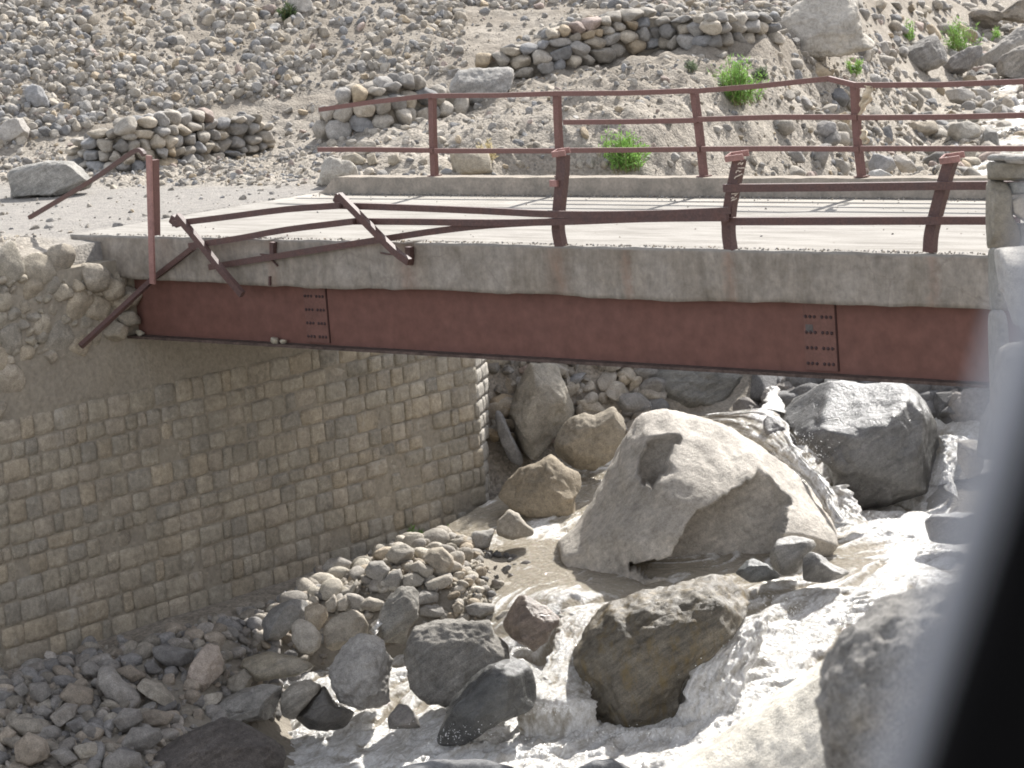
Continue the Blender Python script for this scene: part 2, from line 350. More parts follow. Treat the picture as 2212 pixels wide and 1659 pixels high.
def pal(kind='mix'):
    r = random.random(); v = random.uniform(.72, 1.2) if kind != 'wall' else random.uniform(.9, 1.1)
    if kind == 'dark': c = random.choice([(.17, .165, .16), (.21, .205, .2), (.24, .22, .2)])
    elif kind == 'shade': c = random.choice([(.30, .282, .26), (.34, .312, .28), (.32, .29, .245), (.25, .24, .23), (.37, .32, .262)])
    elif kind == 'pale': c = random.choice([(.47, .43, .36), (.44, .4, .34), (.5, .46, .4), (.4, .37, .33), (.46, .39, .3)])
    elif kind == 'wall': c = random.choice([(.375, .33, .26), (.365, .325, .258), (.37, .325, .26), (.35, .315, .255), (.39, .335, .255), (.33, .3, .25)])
    else:
        if r < .42: c = (.38, .345, .295)
        elif r < .66: c = (.31, .292, .268)
        elif r < .82: c = (.41, .36, .29)
        elif r < .87: c = (.4, .325, .23)
        elif r < .97: c = (.25, .245, .24)
        else: c = (.36, .29, .25)
    return tuple(x*v for x in c)
def stone(name, loc, size, rot=None, sub=3, color=None, parent=None, mat=None):
    me = random.choice(TPL_ME[sub])
    o = link(name, me, parent, None, color or pal()); o.location = loc; o.scale = size
    o.rotation_euler = rot or (random.uniform(-.7, .7), random.uniform(-.7, .7), random.uniform(0, 6.28)); return o
def merged_stones(name, locs, sizes, cols, sub=2, mat=None, parent=None, tilt=1.2, thr=.036):
    Vs = []; Fs = []; Cs = []; off = 0
    for p, s, c in zip(locs, sizes, cols):
        V, Fc = TPL[sub if max(s) > thr else 1][RNG.integers(14)]
        a, b_, g_ = RNG.uniform(-tilt, tilt), RNG.uniform(-tilt, tilt), RNG.uniform(0, 6.28)
        R = np.array(Matrix.Rotation(g_, 3, 'Z')@Matrix.Rotation(b_, 3, 'Y')@Matrix.Rotation(a, 3, 'X'))
        Vs.append((V*s)@R.T+p); Fs.append(Fc+off); Cs.append(np.repeat([c], len(V), 0)); off += len(V)
    me = npmesh(name, np.vstack(Vs), np.vstack(Fs), smooth=False, col=np.vstack(Cs))
    o = link(name, me, parent, mat or M_ROCK_A); return o

# ---------------------------------------------------------------- the bridge
bridge = empty('bridge', (0, 0, 0)); tag(bridge, 'damaged concrete road bridge on red steel girders with bent railings over the torrent', 'bridge')
# concrete slab
fb = [(150, 588), (300, 604), (450, 612), (600, 621), (720, 625), (900, 622), (1010, 628), (1250, 640), (1480, 655), (1560, 648), (1650, 652), (1780, 660), (2130, 668)]
fbp = np.array([on_b(x, y, 0) for x, y in fb]); _k = np.polyfit(fbp[:, 0], fbp[:, 2], 2); fbp[:, 2] = .5*fbp[:, 2]+.5*np.polyval(_k, fbp[:, 0]); A0 = -.86; A1 = 13.6
st = np.arange(A0, A1+.04, .04); Vd = []; NF = 12
for a in st:
    zb = np.interp(a, fbp[:, 0], fbp[:, 2])+float(fbm([[a*3, 0, 0]], 3, 2)[0])*.018
    ztop = float(fbm([[a*5, 3, 0]], 3, 4)[0])*.014
    ztop += -.05*math.exp(-((a-4.93)/.12)**2)-.03*math.exp(-((a-2.75)/.1)**2)
    sh = .12 if a < A0+.02 else 0
    for k in range(NF):
        t = k/(NF-1); Vd.append((a+(sh*t), 0.0, ztop*(1-t)+zb*t))
    Vd += [(a, .5, zb+.02), (a, 4.25, -.46), (a, 4.78, -.46), (a, 4.78, -.004), (a, 3.2, 0), (a, 1.6, .0), (a, .35, 0), (a, .03, ztop*.8)]
Vd = np.array(Vd); per = NF+8
fr_i = (np.arange(len(Vd)) % per) < NF
d = fbm(Vd*np.array([2.5, 1, 4]), 5, 21)*.03+fbm(Vd*np.array([11, 1, 11]), 3, 31)*.008
d += .07*np.exp(-((Vd[:, 0]-4.93)/.11)**2-((Vd[:, 2]+.1)/.16)**2)+.05*np.exp(-((Vd[:, 0]-2.72)/.09)**2-((Vd[:, 2]+.1)/.14)**2)
Vd[fr_i, 1] += d[fr_i]
N = len(st); ii = np.arange(N-1)[:, None]*per; kk = np.arange(per)[None]
Fd = np.stack([ii+kk, ii+(kk+1) % per, ii+per+(kk+1) % per, ii+per+kk], -1).reshape(-1, 4)
dm = npmesh('deck', Vd, Fd[:, ::-1]); 
bm = bmesh.new(); bm.from_mesh(dm); bm.verts.ensure_lookup_table()
bm.faces.new([bm.verts[k] for k in range(per)]); bm.faces.new([bm.verts[(N-1)*per+k] for k in range(per)][::-1])
bmesh.ops.recalc_face_normals(bm, faces=bm.faces[:]); bm.to_mesh(dm); bm.free()
m, nt, b = new_mat('weathered_concrete'); P = pos(nt)
n1 = noise_node(nt, P, 1.3, 6, .65, .6); n2 = noise_node(nt, P, 9, 9, .7); n3 = noise_node(nt, stretch(nt, P, (4, 4, 1.1)), 1.6, 7, .7, .5)
c = mixc(nt, maprange(nt, n1, .35, .65, 0, 1), (.215, .185, .15), (.275, .245, .21))
c = scalec(nt, c, maprange(nt, n2, .3, .7, .72, 1.2)); c = scalec(nt, c, maprange(nt, n3, .35, .65, .8, 1.14))
sx = nt.nodes.new('ShaderNodeSeparateXYZ'); nt.links.new(P, sx.inputs[0])
rust = None
wob = math_node(nt, 'MULTIPLY', math_node(nt, 'SUBTRACT', n2, .5), .25)
for a0, wd in ((9.45, .12), (7.15, .22), (4.93, .2), (11.9, .1), (2.75, .12), (8.1, .09)):
    dx = math_node(nt, 'ABSOLUTE', math_node(nt, 'ADD', math_node(nt, 'SUBTRACT', sx.outputs[0], a0), wob))
    k = math_node(nt, 'MULTIPLY', maprange(nt, dx, 0, wd, .4, 0), maprange(nt, n3, .3, .62, .1, 1))
    rust = k if rust is None else math_node(nt, 'MAXIMUM', rust, k)
front = maprange(nt, sx.outputs[1], .1, .2, 1, 0)
c = mixc(nt, math_node(nt, 'MULTIPLY', rust, front), c, (.22, .11, .07))
dust = maprange(nt, sx.outputs[2], -.03, -.008, 0, 1)
c = mixc(nt, dust, c, mixc(nt, maprange(nt, noise_node(nt, stretch(nt, P, (.35, 2.2, 1)), 2.2, 8, .7), .42, .66, 0, 1), (.29, .272, .245), (.185, .17, .148)))
cr = nt.nodes.new('ShaderNodeTexVoronoi'); cr.feature = 'DISTANCE_TO_EDGE'; cr.inputs['Scale'].default_value = .9
nt.links.new(stretch(nt, mixc(nt, .12, P, nt.nodes[n2.node.name].outputs['Color']), (1, 1, 1.3)), cr.inputs['Vector'])
crk = maprange(nt, cr.outputs['Distance'], 0, .012, 1, 0)
c = mixc(nt, math_node(nt, 'MULTIPLY', math_node(nt, 'MULTIPLY', crk, front), maprange(nt, n1, .52, .62, 0, .4)), c, (.13, .105, .085))
nt.links.new(c, b.inputs['Base Color']); b.inputs['Roughness'].default_value = .92; b.inputs['Specular IOR Level'].default_value = .2
bump(nt, b, math_node(nt, 'ADD', n2, math_node(nt, 'MULTIPLY', n1, .5)), .55, .025); M_CONC = m
deck = link('deck', dm, bridge, M_CONC); deck['label'] = 'grey concrete deck slab with rust streaks and a chipped edge'
# far kerb
kx = np.arange(-.74, 13.6, .05); Vk = []; 
for a in kx:
    e = fbm([[a*4, 1, 2]], 3, 8)[0]*.012; t = np.clip((a+.74)/.35, 0, 1); zt = .02+.2*(t*t*(3-2*t))+e if a < -.4 else .22+e
    Vk += [(a, 4.33+fbm([[a*3, 5, 1]], 3, 3)[0]*.012, -.02), (a, 4.345+fbm([[a*6, 7, 1]], 3, 3)[0]*.01, zt*.5), (a, 4.36, zt), (a, 4.62, zt), (a, 4.62, -.02)]
ii = np.arange(len(kx)-1)[:, None]*5; kk = np.arange(5)[None]
Fk = np.stack([ii+kk, ii+5+kk, ii+5+(kk+1) % 5, ii+(kk+1) % 5], -1).reshape(-1, 4)
kerb = link('kerb', npmesh('kerb', Vk, Fk, smooth=False), bridge, plain_mat('kerb_concrete', (.27, .24, .2), .92, .2, 4, .5, .2, col2=(.33, .285, .235), dist=.02))
# girders
M_GIRD = plain_mat('girder_paint', (.182, .088, .068), .7, .22, .8, .2, .2, col2=(.145, .073, .058))
M_GIRD_D = plain_mat('girder_dirty_flange', (.09, .065, .055), .9, .35, 7, .5, .2)
def girder(bweb, a0, a1, sgn):
    z0, z1 = -1.285, -.44
    gi = link('girder', box_mesh('web', a0, a1, bweb-.008, bweb+.008, z0+.02, z1), bridge, M_GIRD)
    link('bottom_flange', box_mesh('bottom_flange', a0-.2, a1, bweb-.15, bweb+.15, z0-.012, z0+.02), gi, M_GIRD_D)
    link('top_flange', box_mesh('top_flange', a0, a1, bweb-.13, bweb+.13, z1-.02, z1+.015), gi, M_GIRD)
    return gi
gn = girder(.2, .05, 13.4, 1); girder(4.3, .05, 13.4, 1)
gn['label'] = 'red painted steel plate girder with bolted splice plates'
def splice(x0, x1, nm):
    a0 = on_b(x0, 700, .19)[0]; a1 = on_b(x1, 700, .19)[0]
    sp = link('splice_plate', box_mesh('splice_plate', a0, a1, .172, .1915, -1.24, -.47), gn, plain_mat('splice_paint', (.142, .074, .059), .7, .15, 5, .2, .2))
    V, Fc = ico(1); Vs = []; Fs = []; o = 0
    for z in np.linspace(-.53, -1.17, 5):
        for k, u in enumerate((.08, .22, .36, .60, .74, .88)):
            Vs.append(V*np.array([.021, .014, .02])+np.array([a0+(a1-a0)*u, .17, z])); Fs.append(Fc+o); o += len(V)
    rv = link('rivets', npmesh('rivets', np.vstack(Vs), np.vstack(Fs)), gn, plain_mat('dark_rivet', (.05, .03, .03), .7, .2))
    rv['kind'] = 'stuff'
    link('plate_edge_shade', box_mesh('plate_edge_shade', a1+.004, a1+.012, .178, .1918, -1.24, -.47), gn, plain_mat('plate_shadow_gap', (.05, .025, .022), .8, .1))  # thin dark strip standing in for the shade along the plate's right edge
splice(663, 710, 'l'); splice(1738, 1806, 'r')
patch = link('paint_patch', box_mesh('paint_patch', *[on_b(1740, 705, .17)[0], on_b(1756, 705, .17)[0]], .169, .1715, -.85, -.77), gn, plain_mat('grey_patch', (.085, .075, .07), .8, .2))

# railings
def B(pts, b=0.): return [on_b(x, y, b) for x, y in pts]
far_r = empty('far_railing'); far_r.parent = bridge; near_r = empty('near_railing'); near_r.parent = bridge
far_r['label'] = 'upstream railing of red steel posts and rails'; near_r['label'] = 'wrecked downstream railing with bent posts and fallen rails'
FBP = 4.49
for base, top in (((939, 380), (934, 207)), ((1214, 382), (1203, 199)), ((1521, 383), (1499, 194)), ((1862, 386), (1846, 184))):
    mid = ((base[0]+top[0])/2+random.uniform(-3, 3), (base[1]+top[1])/2)
    pts = smooth_path(B([(base[0], base[1]+3), mid, top], FBP), 4)
    link('railing_post', bar_mesh('railing_post', pts, .075, .085), far_r, M_STEEL_FAR)
    bp = on_b(base[0], base[1], FBP); link('base_plate', box_mesh('base_plate', bp[0]-.07, bp[0]+.07, FBP-.07, FBP+.07, .222, .236), far_r, M_STEEL_FAR)
link('railing_post', bar_mesh('railing_post', [(10.42, FBP, .2), (10.36, FBP, 1.28)], .075, .085), far_r, M_STEEL_FAR)
for pts in ([(690, 237), (800, 221), (933, 206)], [(933, 207), (1080, 206), (1203, 202)], [(1203, 202), (1350, 201), (1500, 196)], [(1500, 197), (1640, 186), (1760, 173), (1790, 170)],
            [(1790, 170), (1848, 184)], [(1848, 184), (2030, 183), (2212, 176), (2290, 174)],
            [(1218, 264), (1350, 263), (1505, 260)], [(1505, 258), (1680, 253), (1852, 253)], [(1855, 254), (2030, 253), (2212, 249), (2290, 247)],
            [(688, 323), (810, 323), (936, 325)], [(940, 326), (1080, 326), (1208, 326)], [(1212, 325), (1370, 324), (1512, 322)], [(1516, 322), (1690, 321), (1856, 322)], [(1860, 321), (2020, 321), (2160, 321), (2290, 321)]):
    link('rail', bar_mesh('rail', B(pts, FBP-.062), .04, .062, angle=False), far_r, M_STEEL_FAR)
NB = -.05
for pts in ([(1213, 534), (1206, 495), (1208, 450), (1213, 400), (1216, 365), (1217, 334)], [(1579, 541), (1574, 500), (1577, 450), (1585, 405), (1592, 370), (1598, 342)],
            [(2009, 544), (2012, 505), (2024, 455), (2036, 410), (2047, 370), (2056, 344)]):
    link('railing_post', bar_mesh('railing_post', smooth_path(B(pts, .04), 4), .09, .115), near_r, M_STEEL)
def bracket(x, y, w=.2, d=.16):
    p = on_b(x, y, .02); e = empty('top_bracket', tuple(p)); e.parent = near_r
    for s in (-1, 1):
        link('flange', box_mesh('flange', -w/2, w/2, s*d/2-.01, s*d/2+.01, -.025, .035), e, M_STEEL_PALE)
    link('web', box_mesh('web', -w/2, -w/2+.02, -d/2+.012, d/2-.012, -.025, .034), e, M_STEEL_PALE); e.rotation_euler = (.15, -.1, .25)
bracket(1592, 338); bracket(2057, 342); bracket(1212, 330, .16, .12)
p = on_b(1197, 396, -.02); link('bolt_plate', box_mesh('bolt_plate', p[0]-.05, p[0]+.05, -.04, .0, p[2]-.035, p[2]+.035), near_r, M_STEEL_PALE)
for pts in ([(1566, 406), (1800, 404), (2030, 401), (2200, 400)], [(1562, 478), (1800, 477), (2030, 476), (2200, 476)]):
    link('rail', bar_mesh('rail', B(pts, NB), .07, .078), near_r, M_STEEL)
RB = [-.085, -.147, -.205, -.15, -.21]
for pts in ([(374, 483), (480, 470), (620, 452), (735, 444)], [(735, 444), (860, 448), (1040, 455), (1210, 463), (1400, 462), (1575, 455)],
            [(410, 531), (520, 514), (620, 496), (765, 478)], [(765, 478), (900, 479), (1060, 481), (1210, 479), (1400, 472), (1572, 470)],
            [(453, 577), (600, 553), (830, 516), (950, 498), (1060, 486), (1200, 478)]):
    link('fallen_rail', bar_mesh('fallen_rail', smooth_path(B(pts, RB.pop()), 3), .05, .072), near_r, M_STEEL)
for pts in ([(383, 466), (430, 522), (480, 585), (524, 636)], [(733, 422), (790, 480), (850, 540), (884, 566)]):
    link('fallen_post', bar_mesh('fallen_post', smooth_path(B(pts, -.27), 3), .06, .08), near_r, M_STEEL)
for (x, y) in ((380, 478), (735, 432)):
    p = on_b(x, y, -.12); me = box_mesh('end_plate', -.07, .07, -.05, .05, -.05, .06, .012)
    e = link('end_plate', me, near_r, M_STEEL); e.location = p; e.rotation_euler = (.1, .6, .2)
link('hanging_brace', bar_mesh('hanging_brace', [on_b(418, 535, -.16), on_a(330, 603, .62), on_a(250, 678, .45), on_a(174, 748, .3)], .06, .062), near_r, M_STEEL)
link('hanging_post', bar_mesh('hanging_post', B([(322, 336), (325, 450), (330, 613)], -.22), .03, .085), near_r, M_STEEL_PALE)
link('hanging_post_web', bar_mesh('hanging_post_web', B([(334, 345), (336, 430), (337, 508)], -.14), .1, .05), near_r, M_STEEL_FAR)
link('loose_bar', bar_mesh('loose_bar', smooth_path(B([(312, 335), (305, 326), (294, 325), (270, 340), (190, 395), (64, 470)], -.12), 3), .05, .05), near_r, M_STEEL)
link('post_stump', bar_mesh('post_stump', B([(886, 572), (884, 533)], -.02), .07, .07), near_r, M_STEEL)
link('post_stump', bar_mesh('post_stump', B([(590, 548), (590, 523)], -.02), .06, .06), near_r, M_STEEL)
link('rebar', bar_mesh('rebar', B([(583, 617), (583, 597)], -.02), .025, .025), near_r, M_STEEL)
for x0, y0, x1, y1 in ((822, 546, 852, 549), (562, 549, 610, 553), (565, 553, 600, 575)):
    link('rebar', bar_mesh('rebar', B([(x0, y0), ((x0+x1)/2, y0+3), (x1, y1)], -.03), .016, .016), near_r, M_STEEL)
zf = lambda pts: [((2150+x/8.293)*.72, (440+y/8.293)*.72) for x, y in pts]
M_PAINT = plain_mat('old_white_paint', (.52, .44, .36), .8, .2, 20)
for k, pts in enumerate(([(530, 450), (560, 410), (600, 395), (590, 430), (620, 440), (660, 395)], [(530, 530), (600, 535), (690, 525)], [(480, 655), (505, 600), (545, 590), (560, 620), (610, 605)], [(445, 795), (470, 755), (560, 715), (640, 680)],
                         [(370, 1175), (450, 1170), (540, 1162), (480, 1200), (450, 1225)], [(365, 1290), (400, 1255), (435, 1265), (420, 1300), (360, 1350), (430, 1325), (500, 1285)])):
    link('paint_mark', bar_mesh('paint_mark', B(zf(pts), -.0125-.0004*k), .004, .011), near_r, M_PAINT)
# loose stones lying on the girder flange
for i, (x, y, s, lab) in enumerate(((594, 727, .06, 'larger pale stone lying on the girder flange near the left splice'), (612, 730, .04, 'small pale stone beside the larger one on the girder flange'), (303, 703, .05, 'pale pebble on the left end of the girder flange'))):
    p = on_b(x, y, .12); tag(stone('loose_stone', (p[0], .11, -1.265+s*.55), (s*1.25, s, s*.75), color=(.4, .36, .28)), lab, 'stone')
# grit along the deck edges
gp = []; gs = []; gc = []
for _ in range(1500):
    a = random.uniform(-.6, 13); bb = random.choice([random.uniform(.03, .14)]*2+[4.33-abs(random.gauss(0, .12)), 4.33-abs(random.gauss(0, .2)) if random.random() < .75 else random.uniform(.1, 4.2)])
    s = random.choice([.005, .007, .009, .013]); gp.append((a, bb, .004)); gs.append((s*1.3, s, s*.8)); gc.append(pal())
tag(merged_stones('grit', gp, gs, gc), 'loose grit and pebbles strewn on the bridge deck', kind='stuff')
# cloth rag on the far post
def rag(name, pts_l, pts_r, bpl, label):
    L = smooth_path(B(pts_l, bpl), 6); R = smooth_path(B(pts_r, bpl), 6); V = []; n = 7
    for i, (p, q) in enumerate(zip(L, R)):
        for k in range(n):
            t = k/(n-1); w = p*(1-t)+q*t; V.append(w+np.array([0, .035*math.sin(t*9+i*.45)+.02*math.sin(i*.9), 0]))
    Fq = [(i*n+k, i*n+k+1, (i+1)*n+k+1, (i+1)*n+k) for i in range(len(L)-1) for k in range(n-1)]
    o = link(name, pymesh(name, V, Fq), None, plain_mat('faded_cloth', (.5, .42, .31), .95, .2, 12, .2)); md = o.modifiers.new('t', 'SOLIDIFY'); md.thickness = .006
    tag(o, label, 'cloth')
rag('cloth_rag', [(1866, 184), (1864, 205), (1860, 225), (1856, 247)], [(1882, 186), (1887, 208), (1872, 226), (1860, 248)], FBP-.1, 'pale tan rag knotted to the top of a far railing post')
rag('cloth_rag', [(1858, 280), (1860, 297), (1868, 310)], [(1868, 282), (1878, 296), (1872, 311)], FBP-.1, 'smaller tan rag below the knotted one on the far railing post')

# ---------------------------------------------------------------- abutment wall
abut = empty('stone_abutment', (0, 0, -5.2)); tag(abut, 'tall shaded masonry abutment wall of coursed tan stone blocks under the bridge', 'wall')
off = Vector((0, 0, 5.2))
def child(name, me, mat, color=None):
    o = link(name, me, abut, mat, color); o.location = off; return o
child('mortar_core', box_mesh('mortar_core', -1.1, -.016, -9, 6.42, -6.5, -.3), M_PLASTER)
# plaster band under the bearing
yy = np.arange(-2.35, 6.42, .06); zz = np.linspace(-1.93, -1.3, 12); Vp = []
for y in yy:
    for z in zz: Vp.append((-.012+fbm([[y*2, z*3, 1]], 4, 12)[0]*.025, y, z+(.03*fbm([[y*2.5, 0, 4]], 3, 5)[0] if z < -1.9 else 0)))
k = len(zz); Fp = [(i*k+j, (i+1)*k+j, (i+1)*k+j+1, i*k+j+1) for i in range(len(yy)-1) for j in range(k-1)]
child('plaster_band', npmesh('plaster_band', Vp, Fp), M_PLASTER)
def block_shape(seed):
    r = np.random.default_rng(seed); bm = bmesh.new(); bmesh.ops.create_cube(bm, size=2); bmesh.ops.subdivide_edges(bm, edges=bm.edges[:], cuts=3, use_grid_fill=True)
    V = np.array([v.co[:] for v in bm.verts]); p = 9.; n = (np.abs(V)**p).sum(1)**(1/p); q = V/np.abs(V).max(1)[:, None]
    V = V/np.maximum(n, 1e-6)[:, None]; V = V*1.0
    V = V+np.stack([fbm(V*1.5+seed*5, 2, seed+k) for k in range(3)], 1)*np.array([.16, .07, .07])
    Fc = np.array([[v.index for v in f.verts] for f in bm.faces]); bm.free()
    me = npmesh('block', V, Fc); me.materials.append(M_MASON); return V, Fc, me
BLK = [block_shape(300+k) for k in range(12)]
blocks = []
zc = -1.96; ci = 0
while zc > -5.6:
    h = random.choice([.19, .215, .23, .245, .265, .285]) if zc > -4.3 else random.uniform(.24, .3)
    y = -4.2+random.uniform(0, .3)
    while y < 6.42:
        big = (zc < -4.2 and y < -1)
        w = random.choice([.15, .2, .25, .28, .32, .36, .4]) if not big else random.choice([.25, .35, .5, .7])
        if random.random() < .06: w = .42
        w = min(w, 6.46-y)
        if w > .05: blocks.append((y+w/2, zc-h/2, w, h))
        y += w
    zc -= h; ci += 1
def vis(b_): x, y, z = project((0, b_[0], b_[1])); return -20 < x < 1100 and y < 1500
B_in = [b_ for b_ in blocks if vis(b_)]; B_out = [b_ for b_ in blocks if not vis(b_)]
B_in.sort(key=lambda b_: -b_[2]*b_[3]); B_out += B_in[300:]; B_in = B_in[:300]
def blk_params(bk):
    y, z, w, h = bk; j = random.choice([.003, .005, .008, .012, .02])
    return (-.078+random.choice([random.uniform(-.008, .01)]*4+[random.uniform(-.03, .02)]), y, z+random.uniform(-.004, .004)), (.085, w/2-j*.5, h/2-j*.55)
for bk in B_in:
    loc, sc = blk_params(bk); o = link('block', random.choice(BLK)[2], abut, None, pal('wall')); o.location = Vector(loc)+off; o.scale = sc
    o.rotation_euler = (random.uniform(-.025, .025), random.uniform(-.03, .03), random.uniform(-.03, .03))
def merged_blocks(name, bks, mat, parent, kind='stuff'):
    Vs = []; Fs = []; Cs = []; o = 0
    for bk in bks:
        loc, sc = blk_params(bk); V, Fc, _ = random.choice(BLK); Vs.append(V*np.array(sc)+np.array(loc)); Fs.append(Fc+o); o += len(V); Cs.append(np.repeat([pal('wall')], len(V), 0))
    ob = link(name, npmesh(name, np.vstack(Vs), np.vstack(Fs), col=np.vstack(Cs)), parent, mat); ob['kind'] = kind; return ob
mb = merged_blocks('small_blocks', B_out, M_ROCK_A, abut); mb.location = off
# rubble masonry beside the girder end
rub = []
for _ in range(2500):
    y = random.uniform(-4.2, .02); z = random.uniform(-1.9 if y < -1.9 else -1.32, -.12)
    if y > -.75 and z > -.5: continue
    if y > -1.0 and z < -1.25: continue
    r = random.uniform(.09, .24) if _ < 400 else random.uniform(.06, .12)
    if all((y-q[0])**2+((z-q[1])*1.25)**2 > ((r+q[2])*.8)**2 for q in rub): rub.append((y, z, r))
for y, z, r in rub:
    o = stone('rubble_stone', (0, 0, 0), (.1, r*1.25, r*1.0), rot=(random.uniform(-.5, .5), random.uniform(-.15, .15), random.uniform(-.1, .1)), color=pal('wall'), parent=abut)
    o.location = Vector((-.055+random.uniform(-.015, .02), y, z))+off
for (x, y, r) in ((300, 640, .17), (262, 650, .15), (275, 690, .14), (205, 600, .2), (240, 625, .16), (250, 715, .15)):
    p = on_a(x, y, .03); o = stone('rubble_stone', (0, 0, 0), (.2, r*1.15, r*.9), rot=(random.uniform(-.5, .5), 0, 0), color=pal('wall'), parent=abut); o.location = Vector((0, min(p[1], .12), p[2]))+off
# splayed sunlit end of the wall
cn = np.array([.87, .5, 0]); ct = np.array([-.5, .87, 0])
z = -1.6; 
while z > -4.8:
    h = random.uniform(.2, .27); w = np.interp(z, [-4.8, -2.6, -1.6], [.16, .95, 1.1]); s = 0
    while s < w-.04:
        q = min(random.uniform(.2, .5), w-s+.01); c0 = np.array([-.02, 6.44, z-h/2])+ct*(s+q/2)-cn*.075
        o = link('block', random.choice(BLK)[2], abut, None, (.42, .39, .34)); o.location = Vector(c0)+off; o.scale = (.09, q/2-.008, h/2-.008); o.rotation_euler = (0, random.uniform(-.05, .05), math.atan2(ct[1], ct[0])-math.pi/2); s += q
    z -= h
V = []
for z, w in ((-6, .1), (-4.8, .14), (-2.6, .93), (-1.2, 1.1)):
    for s, dp in ((0, -.09), (w, -.09), (w*.6, -.9)):
        V.append(np.array([-.02, 6.44, z])+ct*s+cn*dp)
Fq = [(3*i+k, 3*i+(k+1) % 3, 3*i+3+(k+1) % 3, 3*i+3+k) for i in range(3) for k in range(3)]+[(0, 2, 1), (9, 10, 11)]
child('wing_core', pymesh('wing_core', V, Fq, False), M_PLASTER)

# ---------------------------------------------------------------- hero boulders
HB = 0
def boulder(tagf, pts, label, color=None, mat=None, depth=None, thick=.75, sub=4, boxy=.66, cuts=10, name='boulder', nz=.06, cat='boulder', planes=(), group=None, lean=(0, .1), dents=(), caves=(), dz=0, seed=None, base=None):
    """closed rock: an outline seen from the road, given its own distance and thickness, then faceted and roughened"""
    global HB
    HB += 1; r = np.random.default_rng(seed or 900+HB); O = fr(tagf, pts)
    c = (O.min(0)+O.max(0))/2*.4+O.mean(0)*.6
    if depth is None:
        k = np.argmax(O[:, 1]); bp = base or (O[k, 0], O[k, 1]); depth = cast(bp[0], min(bp[1], 1720))
    mpp = depth/FPX; T = thick*.5*math.sqrt(np.ptp(O[:, 0])*np.ptp(O[:, 1]))*mpp
    dc = depth+T*.55+dz; mpp = dc/FPX
    ang = np.arctan2(-(O[:, 1]-c[1]), O[:, 0]-c[0]); 
    seg = np.vstack([O, O[:1]])-c; grid = np.linspace(-math.pi, math.pi, 145); Rr = np.zeros(145)
    dirs = np.stack([np.cos(grid), -np.sin(grid)], 1)
    for i in range(len(O)):
        p, q = seg[i], seg[i+1]; e = q-p; den = dirs[:, 0]*e[1]-dirs[:, 1]*e[0]; den = np.where(np.abs(den) < 1e-9, 1e-9, den)
        t = (p[0]*e[1]-p[1]*e[0])/den; u = (p[0]*dirs[:, 1]-p[1]*dirs[:, 0])/den
        ok = (t > 0) & (u >= -1e-6) & (u <= 1+1e-6); Rr = np.where(ok, np.maximum(Rr, t), Rr)
    Rr = np.where(Rr <= 0, Rr[Rr > 0].mean(), Rr)
    ker = np.array([1, 2, 1.])/4; Rp = np.r_[Rr[-2], Rr, Rr[1]]; Rr = np.convolve(Rp, ker, 'valid')
    Vs, Fc = ico(sub); phi = np.arctan2(Vs[:, 1], Vs[:, 0]); s = np.hypot(Vs[:, 0], Vs[:, 1])
    rad = np.interp(phi, grid, Rr); S = s**boxy; W = np.sign(Vs[:, 2])*np.abs(Vs[:, 2])**boxy
    L = np.stack([np.cos(phi)*rad*S*mpp, np.sin(phi)*rad*S*mpp, W*T], 1); size = math.sqrt(np.ptp(O[:, 0])*np.ptp(O[:, 1]))*mpp
    wf = np.maximum(0, L[:, 2]); L[:, 0] += lean[0]*wf; L[:, 1] -= lean[1]*wf
    P0 = list(planes)
    for _ in range(int(cuts*1.5)):
        n = r.normal(size=3); n[2] = abs(n[2])*.8+.45; P0.append((*n, r.uniform(.76, .93)))
    for n in P0:
        o_ = n[3]; n = np.array(n[:3], float); n /= np.linalg.norm(n); sup = (L@n).max(); ex = np.maximum(0, L@n-sup*o_); L = L-n*(ex*.985)[:, None]
    for ax_, lo_, hi_ in ((0, (O[:, 0].min()-c[0])*mpp, (O[:, 0].max()-c[0])*mpp), (1, (c[1]-O[:, 1].max())*mpp, (c[1]-O[:, 1].min())*mpp)):
        a_ = L[:, ax_]; L[:, ax_] = np.where(a_ > 0, a_*hi_/max(a_.max(), 1e-6), a_*lo_/min(a_.min(), -1e-6))
    for (dx, dy, rx, ry, dp) in dents:
        q_ = (((L[:, 0]/mpp+c[0]-dx)/rx)**2+((-L[:, 1]/mpp+c[1]-dy)/ry)**2); L[:, 2] -= np.where(L[:, 2] > -.2*T, dp*(1-sstep(.45, 1.1, np.sqrt(q_))), 0)
    for poly, zf_ in caves:
        Q = np.stack([L[:, 0]/mpp+c[0], c[1]-L[:, 1]/mpp], 1)+np.stack([fbm(L*4, 2, 5), fbm(L*4, 2, 6)], 1)*9; p_ = np.array(poly, float); ins = np.zeros(len(Q), bool); j_ = len(p_)-1
        for i_ in range(len(p_)):
            cr_ = ((p_[i_, 1] > Q[:, 1]) != (p_[j_, 1] > Q[:, 1])) & (Q[:, 0] < (p_[j_, 0]-p_[i_, 0])*(Q[:, 1]-p_[i_, 1])/(p_[j_, 1]-p_[i_, 1]+1e-9)+p_[i_, 0]); ins ^= cr_; j_ = i_
        L[:, 2] = np.where(ins & (L[:, 2] > 0), np.minimum(L[:, 2], zf_*T), L[:, 2])
    nr = L/np.maximum(np.linalg.norm(L, axis=1), 1e-6)[:, None]
    dn = fbm(L/size*2.2+HB*7.7, 4, 60+HB)*nz*size*.6+np.abs(fbm(L/size*5+HB, 4, 90+HB))*nz*size*-.8
    if sub >= 5: dn = dn+fbm(L/size*17+HB, 4, 33+HB)*nz*size*.3
    L = L+nr*dn[:, None]
    Wd = CAM+ray(*c)*dc; loc = np.array([*Wd]); V = L[:, :1]*AR+L[:, 1:2]*AU-L[:, 2:]*AF
